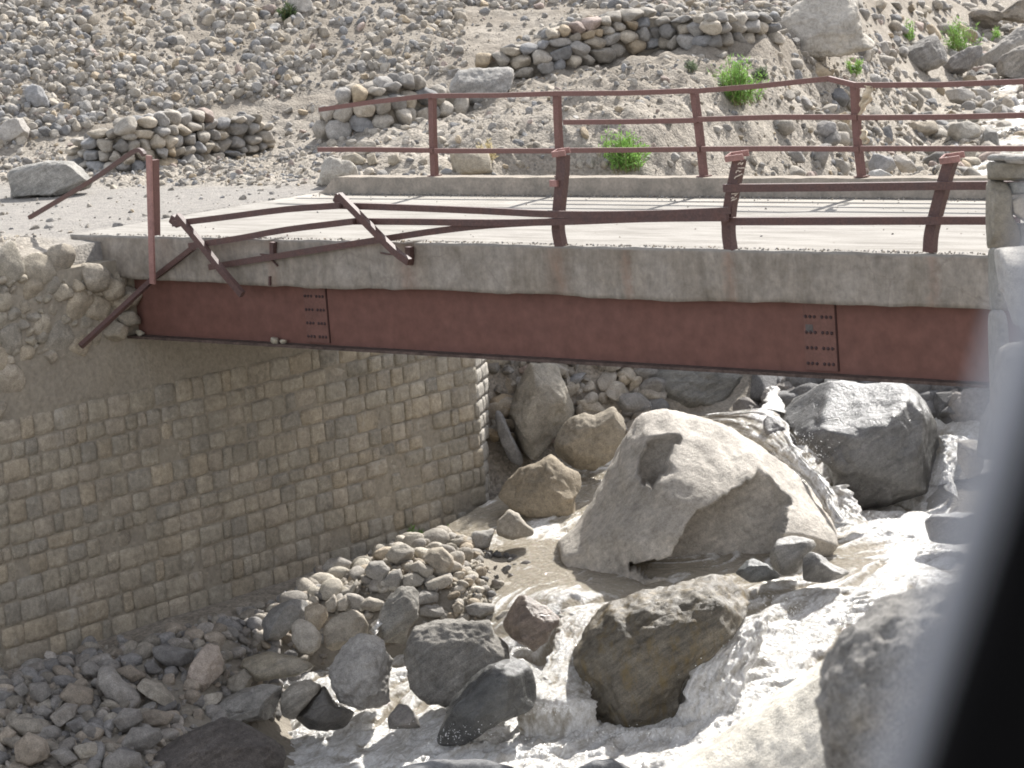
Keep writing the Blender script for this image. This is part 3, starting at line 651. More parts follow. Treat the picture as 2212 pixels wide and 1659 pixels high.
    me = npmesh(name, V, Fc); me.materials.append(mat or M_ROCK); o = link(name, me, None, None, color or pal()); o.location = loc
    tag(o, label, cat, group); return o
G1 = 'boulders in the torrent under the bridge'
GRY = (.31, .295, .27); TAN = (.36, .31, .24); DRK = (.15, .145, .14); PAL = (.5, .47, .43)
boulder('A', [(440, 90), (640, 85), (700, 230), (770, 420), (740, 500), (640, 600), (570, 700), (480, 790), (390, 720), (320, 600), (300, 480), (310, 380), (380, 230)], 'tall standing tan boulder just right of the abutment corner', (.33, .3, .25), depth=41.3, sub=5, group=G1, boxy=.6)
boulder('A', [(1050, 395), (1130, 490), (1120, 560), (1030, 740), (900, 860), (780, 850), (640, 760), (620, 680), (640, 590), (740, 490), (830, 455), (900, 470)], 'brown boulder with a sunlit white top leaning between the tall and the huge boulder', (.31, .27, .21), depth=40.6, sub=5, group=G1, lean=(.2, .5))
boulder('A', [(600, 740), (700, 830), (800, 880), (810, 960), (760, 1050), (780, 1200), (700, 1215), (440, 1200), (300, 1120), (220, 1050), (270, 960), (370, 850), (500, 800)], 'brown pointed cube-shaped boulder at the foot of the abutment corner', (.32, .27, .2), depth=39.6, sub=5, group=G1, planes=[(-.5, .55, .75, .74), (.55, .5, .75, .74)], cuts=2, lean=(0, .35), boxy=.6)
boulder('A', [(150, 150), (250, 140), (330, 200), (380, 250), (310, 400), (280, 480), (180, 390), (155, 250)], 'narrow tan boulder squeezed against the abutment end', TAN, depth=41.9, group=G1)
boulder('A', [(210, 430), (260, 480), (330, 630), (400, 780), (380, 830), (300, 780), (220, 600), (200, 500)], 'thin grey slab leaning in the gap beside the abutment', (.27, .26, .25), depth=41.1, group=G1)
boulder('A', [(220, 1210), (300, 1130), (370, 1160), (430, 1240), (480, 1275), (470, 1310), (300, 1355), (215, 1320)], 'rounded pale boulder at the edge of the small pool', (.42, .38, .32), depth=38.2, thick=1, group=G1, cuts=3)
boulder('I', [(1200, 1232), (1245, 1180), (1264, 1130), (1320, 1010), (1385, 890), (1440, 880), (1530, 905), (1590, 930), (1650, 965), (1710, 1010), (1765, 1065), (1797, 1110), (1785, 1145), (1720, 1200), (1610, 1262), (1480, 1270), (1420, 1270), (1350, 1268), (1270, 1268)],
        'huge pale smooth boulder split by a sunlit ridge in mid stream', (.52, .48, .425), M_STAIN, depth=36.75, sub=6, boxy=.66, thick=1.15, cuts=0, nz=.035,
        planes=[(.35, -.5, 1, .78), (-.85, .05, .8, .84)], lean=(.1, .62), caves=[([(1350, 1212), (1440, 1185), (1478, 1105), (1540, 1072), (1600, 1045), (1640, 1012), (1680, 1050), (1692, 1085), (1665, 1140), (1705, 1185), (1640, 1225), (1480, 1240), (1400, 1235)], .34), ([(1372, 1030), (1368, 990), (1390, 950), (1425, 935), (1480, 938), (1440, 965), (1430, 1010), (1400, 1048)], .2)], group=G1)
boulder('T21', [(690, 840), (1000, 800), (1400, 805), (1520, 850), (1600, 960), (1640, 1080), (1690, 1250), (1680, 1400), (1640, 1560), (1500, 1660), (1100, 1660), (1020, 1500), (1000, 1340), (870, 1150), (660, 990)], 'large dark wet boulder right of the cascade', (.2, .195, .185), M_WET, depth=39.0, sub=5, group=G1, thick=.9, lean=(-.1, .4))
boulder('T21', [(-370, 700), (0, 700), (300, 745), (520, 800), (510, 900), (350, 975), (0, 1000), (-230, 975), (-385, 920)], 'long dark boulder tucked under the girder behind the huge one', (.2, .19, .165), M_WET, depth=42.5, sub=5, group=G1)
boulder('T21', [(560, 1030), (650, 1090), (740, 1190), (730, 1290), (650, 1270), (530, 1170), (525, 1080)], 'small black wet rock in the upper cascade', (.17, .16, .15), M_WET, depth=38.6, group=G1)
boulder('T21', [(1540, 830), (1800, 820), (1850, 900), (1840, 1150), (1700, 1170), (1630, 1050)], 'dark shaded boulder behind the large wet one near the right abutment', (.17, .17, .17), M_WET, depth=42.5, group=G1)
boulder('T21', [(1780, 1200), (1890, 1180), (1960, 1240), (1950, 1420), (1850, 1450), (1780, 1330)], 'small pale rock at the right edge of the dark wet boulder', (.36, .33, .29), M_ROCK, depth=38, group=G1)
boulder('T22', [(1570, 60), (1620, 20), (1780, -5), (1900, 0), (1900, 200), (1730, 215), (1600, 190)], 'square grey rock standing in white water by the right bank', (.24, .23, .22), M_WET, depth=36.2, group=G1, cuts=4)
boulder('T22', [(565, 280), (620, 180), (720, 155), (840, 190), (870, 230), (800, 280), (770, 400), (640, 410), (580, 370)], 'round banded grey rock beside the rapids below the huge boulder', (.29, .275, .25), M_WET, depth=35.7, group=G1)
boulder('T22', [(780, 300), (830, 258), (900, 280), (960, 340), (1085, 395), (980, 435), (900, 460), (780, 450)], 'low wet rock with spray at the head of the rapids', (.25, .24, .22), M_WET, depth=35.4, group=G1)
boulder('T22', [(345, 400), (410, 320), (460, 303), (540, 340), (635, 430), (440, 460)], 'small dark wet rock at the left edge of the rapids', (.16, .165, .16), M_WET, depth=35.5, group=G1, sub=4)
boulder('C', [(760, 830), (830, 750), (900, 610), (1000, 500), (1250, 400), (1500, 350), (1650, 295), (1800, 285), (1920, 320), (2025, 420), (2010, 520), (1900, 560), (1800, 680), (1640, 820), (1550, 920), (1500, 1080), (1490, 1280), (1400, 1390), (1250, 1400), (1080, 1430), (1000, 1380), (850, 1300), (790, 1100)],
        'large wet brown mossy boulder with water streaming round both sides', (.2, .175, .135), M_WETM, depth=33.6, sub=6, thick=.8, nz=.06, group=G1, lean=(0, .3), cuts=3)
boulder('C', [(310, 530), (370, 440), (430, 450), (560, 520), (655, 600), (615, 650), (580, 730), (510, 815), (480, 835), (400, 775), (270, 700), (255, 640)], 'reddish brown block perched at the lip of the little waterfall', (.24, .185, .145), M_WET, depth=34.2, sub=5, group=G1, lean=(0, .3))
boulder('T12', [(1080, 955), (1140, 945), (1235, 1010), (1275, 1150), (1270, 1230), (1180, 1290), (980, 1370), (820, 1480), (680, 1530), (620, 1500), (680, 1330), (720, 1220), (830, 1110), (950, 1000)], 'black wet wedge of rock at the foot of the little waterfall', (.115, .115, .11), M_WET, depth=32.8, sub=5, group=G1, cuts=5)
boulder('T12', [(465, 740), (600, 700), (800, 693), (960, 703), (980, 790), (1080, 880), (1090, 960), (950, 1020), (830, 1130), (720, 1250), (560, 1240), (440, 1120), (398, 950), (425, 830)], 'broad grey block with a flat sunlit top left of the waterfall', (.27, .255, .23), M_STRATA, depth=33.9, sub=6, boxy=.55, group=G1, lean=(0, .2), cuts=3)
boulder('T12', [(370, 488), (450, 478), (505, 520), (495, 680), (440, 760), (405, 860), (290, 840), (225, 785), (250, 650), (300, 560)], 'smooth grey slab leaning above the broad flat-topped block', (.3, .285, .255), M_STRATA, depth=34.8, sub=5, group=G1, boxy=.6)
boulder('B', [(780, 948), (870, 958), (950, 1010), (960, 1080), (1018, 1140), (985, 1300), (1000, 1450), (930, 1500), (760, 1450), (620, 1390), (565, 1260), (568, 1170), (620, 1060), (700, 980)], 'knobbly pale grey boulder with a sunlit face at the water edge', (.43, .41, .38), M_ROCK, depth=33.7, sub=6, nz=.08, group=G1, lean=(.2, .6))
boulder('B', [(520, 930), (560, 850), (640, 800), (740, 775), (800, 810), (838, 890), (830, 970), (700, 1030), (600, 1080), (530, 1030)], 'rounded tan boulder beside the pale egg-shaped one', (.37, .33, .27), depth=34.6, sub=5, group=G1)
boulder('B', [(288, 890), (340, 843), (410, 860), (480, 920), (512, 970), (500, 1060), (430, 1090), (350, 1075), (298, 1000)], 'pale egg-shaped boulder on the gravel below the wall', (.47, .43, .37), depth=34.5, group=G1, cuts=2)
boulder('B', [(385, 770), (450, 728), (535, 760), (555, 830), (490, 930), (400, 900)], 'tan angular boulder behind the pale egg-shaped one', (.42, .36, .28), depth=34.9, group=G1)
boulder('B', [(-60, 1130), (130, 1075), (330, 1118), (472, 1185), (380, 1235), (200, 1260), (20, 1285), (-70, 1220)], 'low flat slab with a dark underside by the side stream', (.33, .29, .22), M_WET, depth=34.0, group=G1, cuts=3, thick=1.1)
boulder('B', [(200, 740), (300, 700), (400, 720), (425, 790), (335, 860), (285, 920), (190, 1010), (90, 980), (82, 870), (130, 800)], 'shaded grey boulder resting against the wall base', (.28, .27, .255), depth=35.2, group=G1)
boulder('B', [(510, 480), (560, 420), (640, 403), (722, 440), (702, 530), (650, 565), (560, 535)], 'smooth oval boulder half in the wall shadow', (.4, .37, .33), group=G1, cuts=2)
G2 = 'stones on the sunlit gravel bar'
for i, (pts, lab) in enumerate([
    ([(955, 400), (1010, 330), (1100, 308), (1172, 350), (1150, 420), (1060, 475)], 'rounded stone at the top of the sunlit pile nearest the wall'),
    ([(1220, 410), (1290, 340), (1370, 333), (1440, 400), (1452, 520), (1400, 548), (1310, 545), (1260, 440)], 'largest block of the sunlit pile with a dark front face'),
    ([(812, 500), (850, 440), (940, 430), (1003, 490), (940, 598), (830, 540)], 'diamond-shaped pale stone on the left of the sunlit pile'),
    ([(945, 570), (1000, 510), (1070, 488), (1092, 560), (1070, 625), (970, 625)], 'round stone at the foot of the sunlit pile, left of a darker twin'),
    ([(1088, 540), (1160, 510), (1244, 560), (1222, 605), (1120, 635), (1088, 605)], 'darker round stone at the foot of the sunlit pile'),
    ([(1130, 470), (1200, 428), (1312, 490), (1282, 565), (1170, 515)], 'wedge stone lying in the middle of the sunlit pile'),
    ([(1240, 590), (1300, 560), (1410, 528), (1448, 580), (1390, 625), (1270, 645)], 'tilted flat stone at the wet edge of the sunlit pile'),
    ([(1250, 260), (1340, 208), (1432, 290), (1330, 315)], 'low wedge stone beside the green tuft at the wall foot'),
    ([(1545, 300), (1590, 220), (1742, 208), (1702, 335), (1620, 355)], 'square pale stone next to the rounded pool boulder'),
    ([(1165, 690), (1230, 638), (1342, 660), (1342, 722), (1200, 745)], 'tan stone stacked right of the leaning slab'),
    ([(1205, 770), (1250, 743), (1362, 755), (1394, 812), (1300, 845), (1208, 825)], 'brick-shaped cream stone just above the flat-topped block'),
    ([(1525, 762), (1600, 728), (1744, 740), (1744, 802), (1640, 838), (1550, 805)], 'long cream stone lying above the flat-topped block'),
    ([(1436, 750), (1480, 718), (1522, 750), (1502, 805), (1448, 795)], 'small round cream stone between two longer ones'),
    ([(1738, 842), (1800, 788), (1855, 778), (1842, 860), (1760, 875)], 'pale stone wedged beside the reddish brown block'),
    ([(725, 742), (850, 688), (962, 720), (964, 775), (870, 795), (800, 765)], 'flat grey stone with a dark end left of the leaning slab'),
    ([(612, 720), (680, 678), (715, 720), (684, 785), (630, 790)], 'upright small tan stone above the rounded tan boulder'),
    ([(535, 735), (600, 670), (630, 740), (600, 800), (550, 800)], 'small pale stone on the ridge behind the egg-shaped boulder'),
    ([(700, 640), (760, 565), (770, 600), (740, 660), (650, 690), (640, 640)], 'grey flat stone tilted at the left end of the sunlit pile'),
    ([(1040, 350), (1110, 345), (1120, 420), (1060, 460), (1015, 410)], 'grey stone leaning on the topmost stone of the sunlit pile')]):
    boulder('B', pts, lab, random.choice([(.4, .37, .32), (.45, .41, .35), (.36, .34, .31), (.42, .37, .3)]), group=G2, cuts=3, name='stone', cat='stone', dz=-.12, thick=1.0)
for pts, lab, colr in [([(200, 740), (190, 690), (250, 648), (312, 690), (300, 752)], 'grey ball-like stone on top of the shaded boulder at the wall', (.27, .26, .25)),
                       ([(305, 650), (350, 588), (435, 612), (455, 685), (380, 705)], 'grey stone stacked above the shaded wall boulder', (.29, .28, .26)),
                       ([(400, 570), (440, 528), (505, 550), (494, 615), (430, 625)], 'rounded grey stone topping the shaded heap at the wall', (.31, .29, .27))]:
    boulder('B', pts, lab, colr, name='stone', cat='stone', cuts=3, group='stones at the wall foot')
# lower left, in the shade of bridge and wall
boulder('T02', [(1350, 858), (1412, 880), (1452, 970), (1440, 1045), (1370, 1115), (1300, 1175), (1230, 1135), (1207, 1080), (1240, 980), (1290, 910)], 'pinkish upright boulder catching the sun at the shadow edge', (.47, .40, .34), sub=5, group=G1)
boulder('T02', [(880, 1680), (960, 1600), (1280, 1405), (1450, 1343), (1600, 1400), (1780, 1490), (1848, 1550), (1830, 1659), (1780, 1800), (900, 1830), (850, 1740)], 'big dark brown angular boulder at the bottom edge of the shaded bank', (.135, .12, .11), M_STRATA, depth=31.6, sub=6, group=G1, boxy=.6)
boulder('T02', [(1285, 1325), (1400, 1240), (1560, 1160), (1700, 1108), (1835, 1130), (1810, 1250), (1760, 1350), (1500, 1380), (1380, 1380)], 'speckled wet boulder with a bright top beside the lower rapids', (.3, .285, .26), M_WET, depth=33.4, sub=5, group=G1, nz=.07)
boulder('T02', [(1815, 1190), (1900, 1110), (2000, 1085), (2085, 1140), (2010, 1210), (1910, 1340), (1825, 1310)], 'smooth tan rock with a wet glint right of the speckled boulder', (.36, .33, .28), M_WET, depth=33.5, group=G1)
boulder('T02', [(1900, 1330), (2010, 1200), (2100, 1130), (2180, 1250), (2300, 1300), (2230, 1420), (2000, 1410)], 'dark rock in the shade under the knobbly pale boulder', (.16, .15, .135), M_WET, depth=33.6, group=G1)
boulder('T12', [(300, 1330), (370, 1240), (430, 1250), (490, 1330), (510, 1400), (300, 1410)], 'small brown rock at the waterline below the broad block', (.24, .22, .2), M_WET, depth=33, group=G1)
boulder('T02', [(1458, 1185), (1480, 1080), (1600, 1008), (1652, 1060), (1605, 1160)], 'rounded tan stone behind the speckled wet boulder', (.4, .36, .3), group=G1)
boulder('T02', [(1290, 1240), (1330, 1190), (1440, 1170), (1430, 1220), (1310, 1300)], 'small cream stone before the pinkish boulder', (.44, .4, .34), group=G1, name='stone', cat='stone')
G3 = 'cobbles on the shaded bank'
SH = [([(645, 1000), (720, 998), (785, 1090), (905, 1180), (915, 1250), (800, 1255), (700, 1205), (628, 1100)], 'long slanted grey slab on the shaded cobble bank'),
      ([(985, 880), (1050, 858), (1255, 900), (1232, 985), (1100, 1005), (1000, 955)], 'flat pinkish stone lying near the wall on the shaded bank'),
      ([(728, 1350), (800, 1268), (905, 1280), (925, 1350), (800, 1435)], 'grey oval cobble under an orange-brown one'),
      ([(865, 1312), (1000, 1278), (1135, 1310), (1090, 1375), (900, 1395)], 'flat orange-brown cobble on the shaded bank'),
      ([(785, 1500), (850, 1398), (1035, 1400), (1055, 1470), (950, 1555), (830, 1545)], 'blunt brown stone above the big dark boulder'),
      ([(665, 1610), (760, 1538), (900, 1560), (935, 1650), (800, 1720), (670, 1690)], 'pinkish round stone at the bottom edge beside the big dark boulder'),
      ([(55, 1370), (100, 1328), (250, 1340), (324, 1390), (290, 1445), (150, 1445)], 'long grey cobble near the left edge'),
      ([(95, 1500), (180, 1428), (300, 1480), (324, 1590), (200, 1645), (105, 1605)], 'large round grey cobble near the bottom left corner'),
      ([(325, 1320), (420, 1238), (504, 1250), (484, 1325), (380, 1405)], 'tilted oval grey cobble left of the slanted slab'),
      ([(216, 1290), (280, 1248), (344, 1290), (300, 1345)], 'small round tan cobble by the tilted oval one'),
      ([(385, 1190), (450, 1108), (605, 1150), (604, 1235), (560, 1275), (450, 1235)], 'broad tan cobble above the tilted oval one'),
      ([(755, 1020), (840, 988), (945, 1060), (860, 1105)], 'grey leaf-shaped stone above the slanted slab'),
      ([(885, 1130), (930, 1078), (1040, 1110), (1145, 1225), (1100, 1265), (950, 1185)], 'elongated grey stone right of the slanted slab'),
      ([(425, 1370), (520, 1328), (594, 1400), (500, 1435)], 'dark grey cobble in the middle of the shaded bank'),
      ([(-5, 1440), (40, 1388), (104, 1430), (84, 1515), (0, 1520)], 'grey cobble cut by the left edge of the view'),
      ([(325, 1560), (420, 1518), (504, 1600), (420, 1645)], 'small brown cobble near the bottom edge'),
      ([(476, 1520), (600, 1488), (684, 1560), (520, 1605)], 'flat dark cobble left of the blunt brown stone'),
      ([(520, 980), (590, 960), (650, 1010), (620, 1080), (540, 1050)], 'bluish stone at the upper end of the slanted slab'),
      ([(620, 1110), (700, 1090), (730, 1160), (650, 1200)], 'grey stone under the slanted slab'), ([(190, 1110), (300, 1100), (340, 1180), (280, 1240), (200, 1200)], 'brownish cobble high on the shaded bank at the left'),
      ([(90, 1140), (150, 1100), (190, 1160), (140, 1210)], 'small tan cobble near the wall at the far left'), ([(930, 990), (990, 950), (1050, 1030), (1000, 1060), (940, 1040)], 'small brown stone below the flat pinkish one')]
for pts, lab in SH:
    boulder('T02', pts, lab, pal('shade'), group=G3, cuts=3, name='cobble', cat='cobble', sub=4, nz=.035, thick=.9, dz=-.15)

# ---------------------------------------------------------------- right bank: pillar, parapet, near rocks
pil = empty('stone_pillar', (12.9, -.4, -6)); tag(pil, 'rough stone parapet pillar at the right end of the bridge', 'pillar')
def pstone(pts, d, color, th=.8, nm='stone'):
    o = boulder('H', pts, 'x', color, M_MASON, depth=d, sub=4, thick=th, boxy=.5, cuts=2, name=nm, nz=.03)
    del o['label']; del o['category']; w = o.location.copy(); o.parent = pil; o.location = w-pil.location; return o
PC = (.24, .215, .17)
pstone([(470, 160), (520, 140), (640, 150), (800, 140), (1000, 150), (1000, 190), (600, 195), (480, 185)], 25.7, (.4, .38, .35), .9)
pstone([(560, 165), (640, 150), (800, 160), (900, 175), (880, 205), (600, 205)], 25.6, (.36, .34, .31), .9)
pstone([(474, 188), (700, 192), (800, 200), (810, 290), (640, 296), (480, 285)], 25.7, PC, 1.0)
pstone([(474, 290), (580, 292), (596, 360), (600, 480), (640, 560), (640, 660), (480, 660), (472, 500)], 25.7, (.25, .222, .175), 1.0)
pstone([(585, 300), (800, 296), (810, 350), (620, 370)], 25.7, (.26, .25, .22), .9)
pstone([(604, 400), (660, 366), (820, 370), (820, 520), (680, 520), (610, 470)], 25.6, (.36, .31, .24), .9)
pstone([(620, 520), (820, 524), (820, 660), (650, 660)], 25.7, (.28, .26, .22), .9)
# abutment body on the right bank (under the pillar)
def quadblock(nm, outline, d, th, color, mat, parent=None):
    return boulder('H', outline, 'x', color, mat, depth=d, sub=5, thick=th, boxy=.38, cuts=0, name=nm, nz=.02)
for nm, pts, d, cl in (('stone', [(488, 655), (545, 660), (560, 900), (540, 1000), (500, 1000), (490, 800)], 25.3, (.25, .235, .2)), ('stone', [(492, 990), (560, 990), (580, 1250), (580, 1500), (505, 1500), (495, 1200)], 25.2, (.27, .25, .22)),
                       ('stone', [(500, 1480), (600, 1480), (600, 1800), (430, 1800), (450, 1600)], 25.0, (.27, .25, .22))):
    o = quadblock(nm, pts, d, 1.4, cl, M_MASON); del o['label']; del o['category']; w = o.location.copy(); o.parent = pil; o.location = w-pil.location
boulder('H', [(530, 655), (700, 640), (900, 650), (900, 1100), (640, 1130), (580, 900), (560, 880)], 'pale parapet block with a bright sunlit top below the pillar', (.4, .375, .335), M_ROCK, depth=21, sub=5, boxy=.4, cuts=0, lean=(0, .5), name='parapet_block', cat='block', nz=.02, thick=1.1)
boulder('H', [(535, 1200), (580, 1165), (680, 1150), (900, 1160), (950, 1700), (520, 1750), (500, 1400)], 'rounded grey rock with a sunlit crown beside the car window', (.31, .285, .25), M_ROCK, depth=17, sub=5, boxy=.6, cuts=2, name='roadside_rock', cat='rock', nz=.05, thick=1)
boulder('I', [(1360, 1760), (1470, 1665), (1580, 1600), (1700, 1510), (1810, 1435), (1960, 1395), (2150, 1410), (2150, 1960), (1360, 1960)], 'pale sloping bedrock ledge on the near bank', (.62, .57, .48), M_STAIN, depth=17.5, sub=6, boxy=.55, cuts=0, lean=(.2, .6), name='rock_ledge', cat='rock', nz=.035, thick=1.1)
boulder('I', [(1770, 1600), (1763, 1530), (1778, 1430), (1850, 1350), (1910, 1308), (2040, 1266), (2300, 1240), (2500, 1500), (2400, 1900), (1900, 1950), (1790, 1800)], 'rough grey pitted parapet stone close to the car', (.36, .34, .31), rock_mat('pitted_stone', speck=.5, bumps=1., strata=.35, strata_rot=(.9, .3, .2)), depth=8.5, sub=6, boxy=.5, cuts=3, name='parapet_stone', cat='stone', nz=.1, thick=.7)
boulder('I', [(840, 1665), (930, 1645), (1040, 1640), (1120, 1665), (1100, 1730), (860, 1730)], 'dark rock tip at the bottom edge below the white water', (.2, .2, .2), M_ROCK, depth=26, cat='rock', name='bank_rock')
boulder('I', [(1240, 1665), (1285, 1642), (1320, 1640), (1370, 1665), (1360, 1730), (1250, 1730)], 'smaller dark rock tip at the bottom edge near the pale ledge', (.17, .17, .17), M_ROCK, depth=25, cat='rock', name='bank_rock')

# ---------------------------------------------------------------- water
W_f = rbf(pz([(1130, 1190, -4.87), (1250, 1250, -4.9), (1400, 1240, -4.9), (1550, 1240, -4.92), (1150, 1290, -4.96), (1220, 1310, -5.0), (1180, 1250, -4.9), (1260, 1480, -5.85), (1000, 1600, -5.95), (650, 1600, -6.0), (600, 1570, -5.98),
              (1300, 1570, -5.95), (1500, 1580, -5.9), (1620, 1480, -5.6), (1600, 1400, -5.42), (1700, 1330, -5.2), (1900, 1140, -4.8), (1950, 1250, -4.95), (1830, 1200, -4.9), (2030, 1150, -4.85), (1750, 1250, -5.0), (1650, 1290, -5.05),
              (700, 1480, -5.62), (600, 1480, -5.6), (700, 1270, -5.2), (900, 1270, -5.15), (300, 1500, -5.7), (800, 1400, -5.6), (1800, 1105, -4.9), (1950, 1108, -4.88), (2045, 1105, -4.88), (1750, 1450, -5.6), (850, 1580, -5.97), (1150, 1560, -5.95)])
          + [(3, -6, -6.1), (7, -6, -6.2), (10, -4, -6.0), (5, -12, -6.8), (5.6, 9, -4.95), (7.5, 9.2, -4.95), (9, 9, -4.8), (6.6, 11, -3.55), (5, 11, -3.5), (2.5, 17, -2.5), (-.5, 23, -1.8), (-5, 31, -1.25)], c=.25, lam=.004)
wx = np.arange(.2, 11.6, .026); wy = np.arange(-4, 9.6, .026); WX, WY = np.meshgrid(wx, wy, indexing='ij')
WZ = W_f(WX, WY)
FO = np.array([(*on_z(x, y, z)[:2], f) for x, y, z, f in [(1130, 1190, -4.9, .0), (1080, 1150, -4.9, .0), (1250, 1250, -4.9, .05), (1205, 1160, -4.87, .55), (1160, 1230, -4.9, .0), (1400, 1260, -4.9, .02), (1550, 1245, -4.9, .04), (1150, 1290, -4.95, .25), (1220, 1310, -5, .5), (1900, 1140, -4.8, .75),
     (1950, 1200, -4.9, .62), (1830, 1180, -4.9, .4), (1860, 1205, -4.9, .12), (1700, 1290, -5.1, .5), (1700, 1340, -5.2, .65), (1620, 1420, -5.5, .8), (1560, 1500, -5.7, .9), (1450, 1570, -5.9, .85), (1300, 1580, -5.95, .85), (1200, 1560, -5.95, .9), (1050, 1590, -5.95, .85), (1000, 1640, -6, .9),
     (750, 1580, -5.98, .66), (650, 1600, -6, .75), (600, 1575, -6, .7), (850, 1560, -5.97, .5), (650, 1485, -5.6, .45), (1800, 1330, -5.3, .7), (2000, 1150, -4.8, .8)]])
d2 = sum(1/((WX-x)**2+(WY-y)**2+.04)**1.3*f for x, y, f in FO); d0 = sum(1/((WX-x)**2+(WY-y)**2+.04)**1.3 for x, y, f in FO); FS = d2/d0
Pw = np.stack([WX, WY, WZ*0], -1).reshape(-1, 3)
fl = np.array([[-.2, -.98], [.98, -.2]]); Pf = np.c_[(Pw[:, 0]*fl[0, 0]+Pw[:, 1]*fl[0, 1]), (Pw[:, 0]*fl[1, 0]+Pw[:, 1]*fl[1, 1]), Pw[:, 2]]  # along flow, across
warp = np.stack([fbm(Pw*1.5, 2, 41), fbm(Pw*1.5, 2, 42), Pw[:, 0]*0], 1)*.5
t1 = 1-np.abs(fbm((Pf+warp)*np.array([.9, 3.2, 1]), 4, 11)); t2 = fbm((Pf+warp)*np.array([2.6, 9, 1]), 4, 13); t3 = fbm(Pw*22, 3, 14)
F1 = FS.ravel()
foam = np.clip(sstep(.0, .55, (t1-.72)*1.2+t2*.7+(F1-.3)*1.7), 0, 1)
amp = .015+.15*F1**1.3
dz = amp*((t1-.8)*1.3+t2*.55+t3*.2*sstep(.25, .8, F1)+.12*foam)+fbm(Pw*9, 2, 18)*.006
WZ2 = WZ+dz.reshape(WZ.shape)
keep = (WZ2 > ground(WX, WY)-.06)
nx2, ny2 = WX.shape; idx = np.arange(nx2*ny2).reshape(nx2, ny2)
q = np.stack([idx[:-1, :-1], idx[1:, :-1], idx[1:, 1:], idx[:-1, 1:]], -1).reshape(-1, 4)
kq = keep.ravel()[q].any(1); q = q[kq]; used = np.unique(q); rem = np.full(nx2*ny2, -1); rem[used] = np.arange(len(used))
def water_mat():
    m, nt, b = new_mat('silty_water'); P = pos(nt)
    at = nt.nodes.new('ShaderNodeAttribute'); at.attribute_name = 'foam'
    n1 = noise_node(nt, stretch(nt, P, (7, 11, 6), (0, 0, .6)), 1.6, 9, .75, .8); n2 = noise_node(nt, P, 60, 6, .75)
    f = maprange(nt, math_node(nt, 'ADD', at.outputs['Fac'], math_node(nt, 'MULTIPLY', math_node(nt, 'SUBTRACT', n1, .5), 1.8)), .05, .74, 0, 1)
    f = math_node(nt, 'MULTIPLY', f, maprange(nt, noise_node(nt, P, 30, 7, .8, .5), .36, .54, .6, 1))
    f = math_node(nt, 'MULTIPLY', f, maprange(nt, noise_node(nt, stretch(nt, P, (7, 1.6, 3), (0, 0, .2)), 1.7, 8, .7, .7), .38, .54, .42, 1))
    c = mixc(nt, f, mixc(nt, n1, (.29, .25, .19), (.42, .38, .31)), (.87, .86, .84))
    nt.links.new(c, b.inputs['Base Color']); nt.links.new(maprange(nt, f, 0, 1, .05, .28), b.inputs['Roughness'])
    b.inputs['Specular IOR Level'].default_value = .6; b.inputs['IOR'].default_value = 1.33
    n4 = noise_node(nt, P, 17, 4, .6)
    bump(nt, b, math_node(nt, 'ADD', math_node(nt, 'MULTIPLY', n2, .6), n4), .85, .045); return m
M_WATER = water_mat()
rv = link('river', npmesh('river', np.stack([WX, WY, WZ2], -1).reshape(-1, 3)[used], rem[q], attrs={'foam': foam[used]}), None, M_WATER)
tag(rv, 'silty white-water torrent running under the bridge', kind='structure')
def fall(name, L, R, D, seed, amp=.03, f0=.95, f1=None, label=None, steps=14, across=22):
    """sheet of falling water between two image-traced edges at real depths"""
    P = [(at_depth(*l, d), at_depth(*r, d)) for l, r, d in zip(L, R, D)]
    A = np.array(smooth_path([p[0] for p in P], steps)); Bq = np.array(smooth_path([p[1] for p in P], steps)); n = len(A)
    t = np.linspace(0, 1, across); V = A[:, None]*(1-t[None, :, None])+Bq[:, None]*t[None, :, None]
    Pn = np.stack([np.broadcast_to(t[None]*across*.17, (n, across)), np.broadcast_to(np.arange(n)[:, None]*.13, (n, across)), np.full((n, across), seed*3.7)], -1).reshape(-1, 3)
    nn = fbm(Pn, 4, seed); n2 = fbm(Pn*3.1, 3, seed+4)
    if f1 is not None: f0 = np.repeat(np.linspace(f0, f1, n), across)
    jl = fbm(np.c_[np.arange(n)*.35, np.zeros(n), np.full(n, seed)], 3, seed+8)*.07; jr = fbm(np.c_[np.arange(n)*.35, np.ones(n)*9, np.full(n, seed)], 3, seed+9)*.07
    V = V+AR*(jl[:, None]*(1-t)[None]+jr[:, None]*t[None])[..., None]
    edge = np.broadcast_to(np.sin(np.pi*t)**.5, (n, across)).ravel()
    V = V.reshape(-1, 3)+(-AF*(1)+AU*.3)[None]*((nn+.5*n2)*amp*1.2+edge*amp*2.6-.03)[:, None]
    f = np.clip(f0+nn*.9+n2*.5, 0, 1); idx = np.arange(n*across).reshape(n, across)
    q = np.stack([idx[:-1, :-1], idx[1:, :-1], idx[1:, 1:], idx[:-1, 1:]], -1).reshape(-1, 4)
    o = link(name, npmesh(name, V, q, attrs={'foam': f}), rv, M_WATER); o['label'] = label or 'sheet of falling white water'; return o
fall('waterfall', [(1222, 1312), (1205, 1340), (1195, 1385), (1180, 1435), (1160, 1475), (1130, 1510), (1120, 1590)], [(1345, 1298), (1312, 1330), (1278, 1390), (1262, 1440), (1275, 1490), (1290, 1530), (1290, 1610)], [35.2, 34.8, 34.4, 34.0, 33.6, 33.3, 33.3], 5, label='short waterfall beside the reddish brown block', f0=.4, f1=.8, across=40)
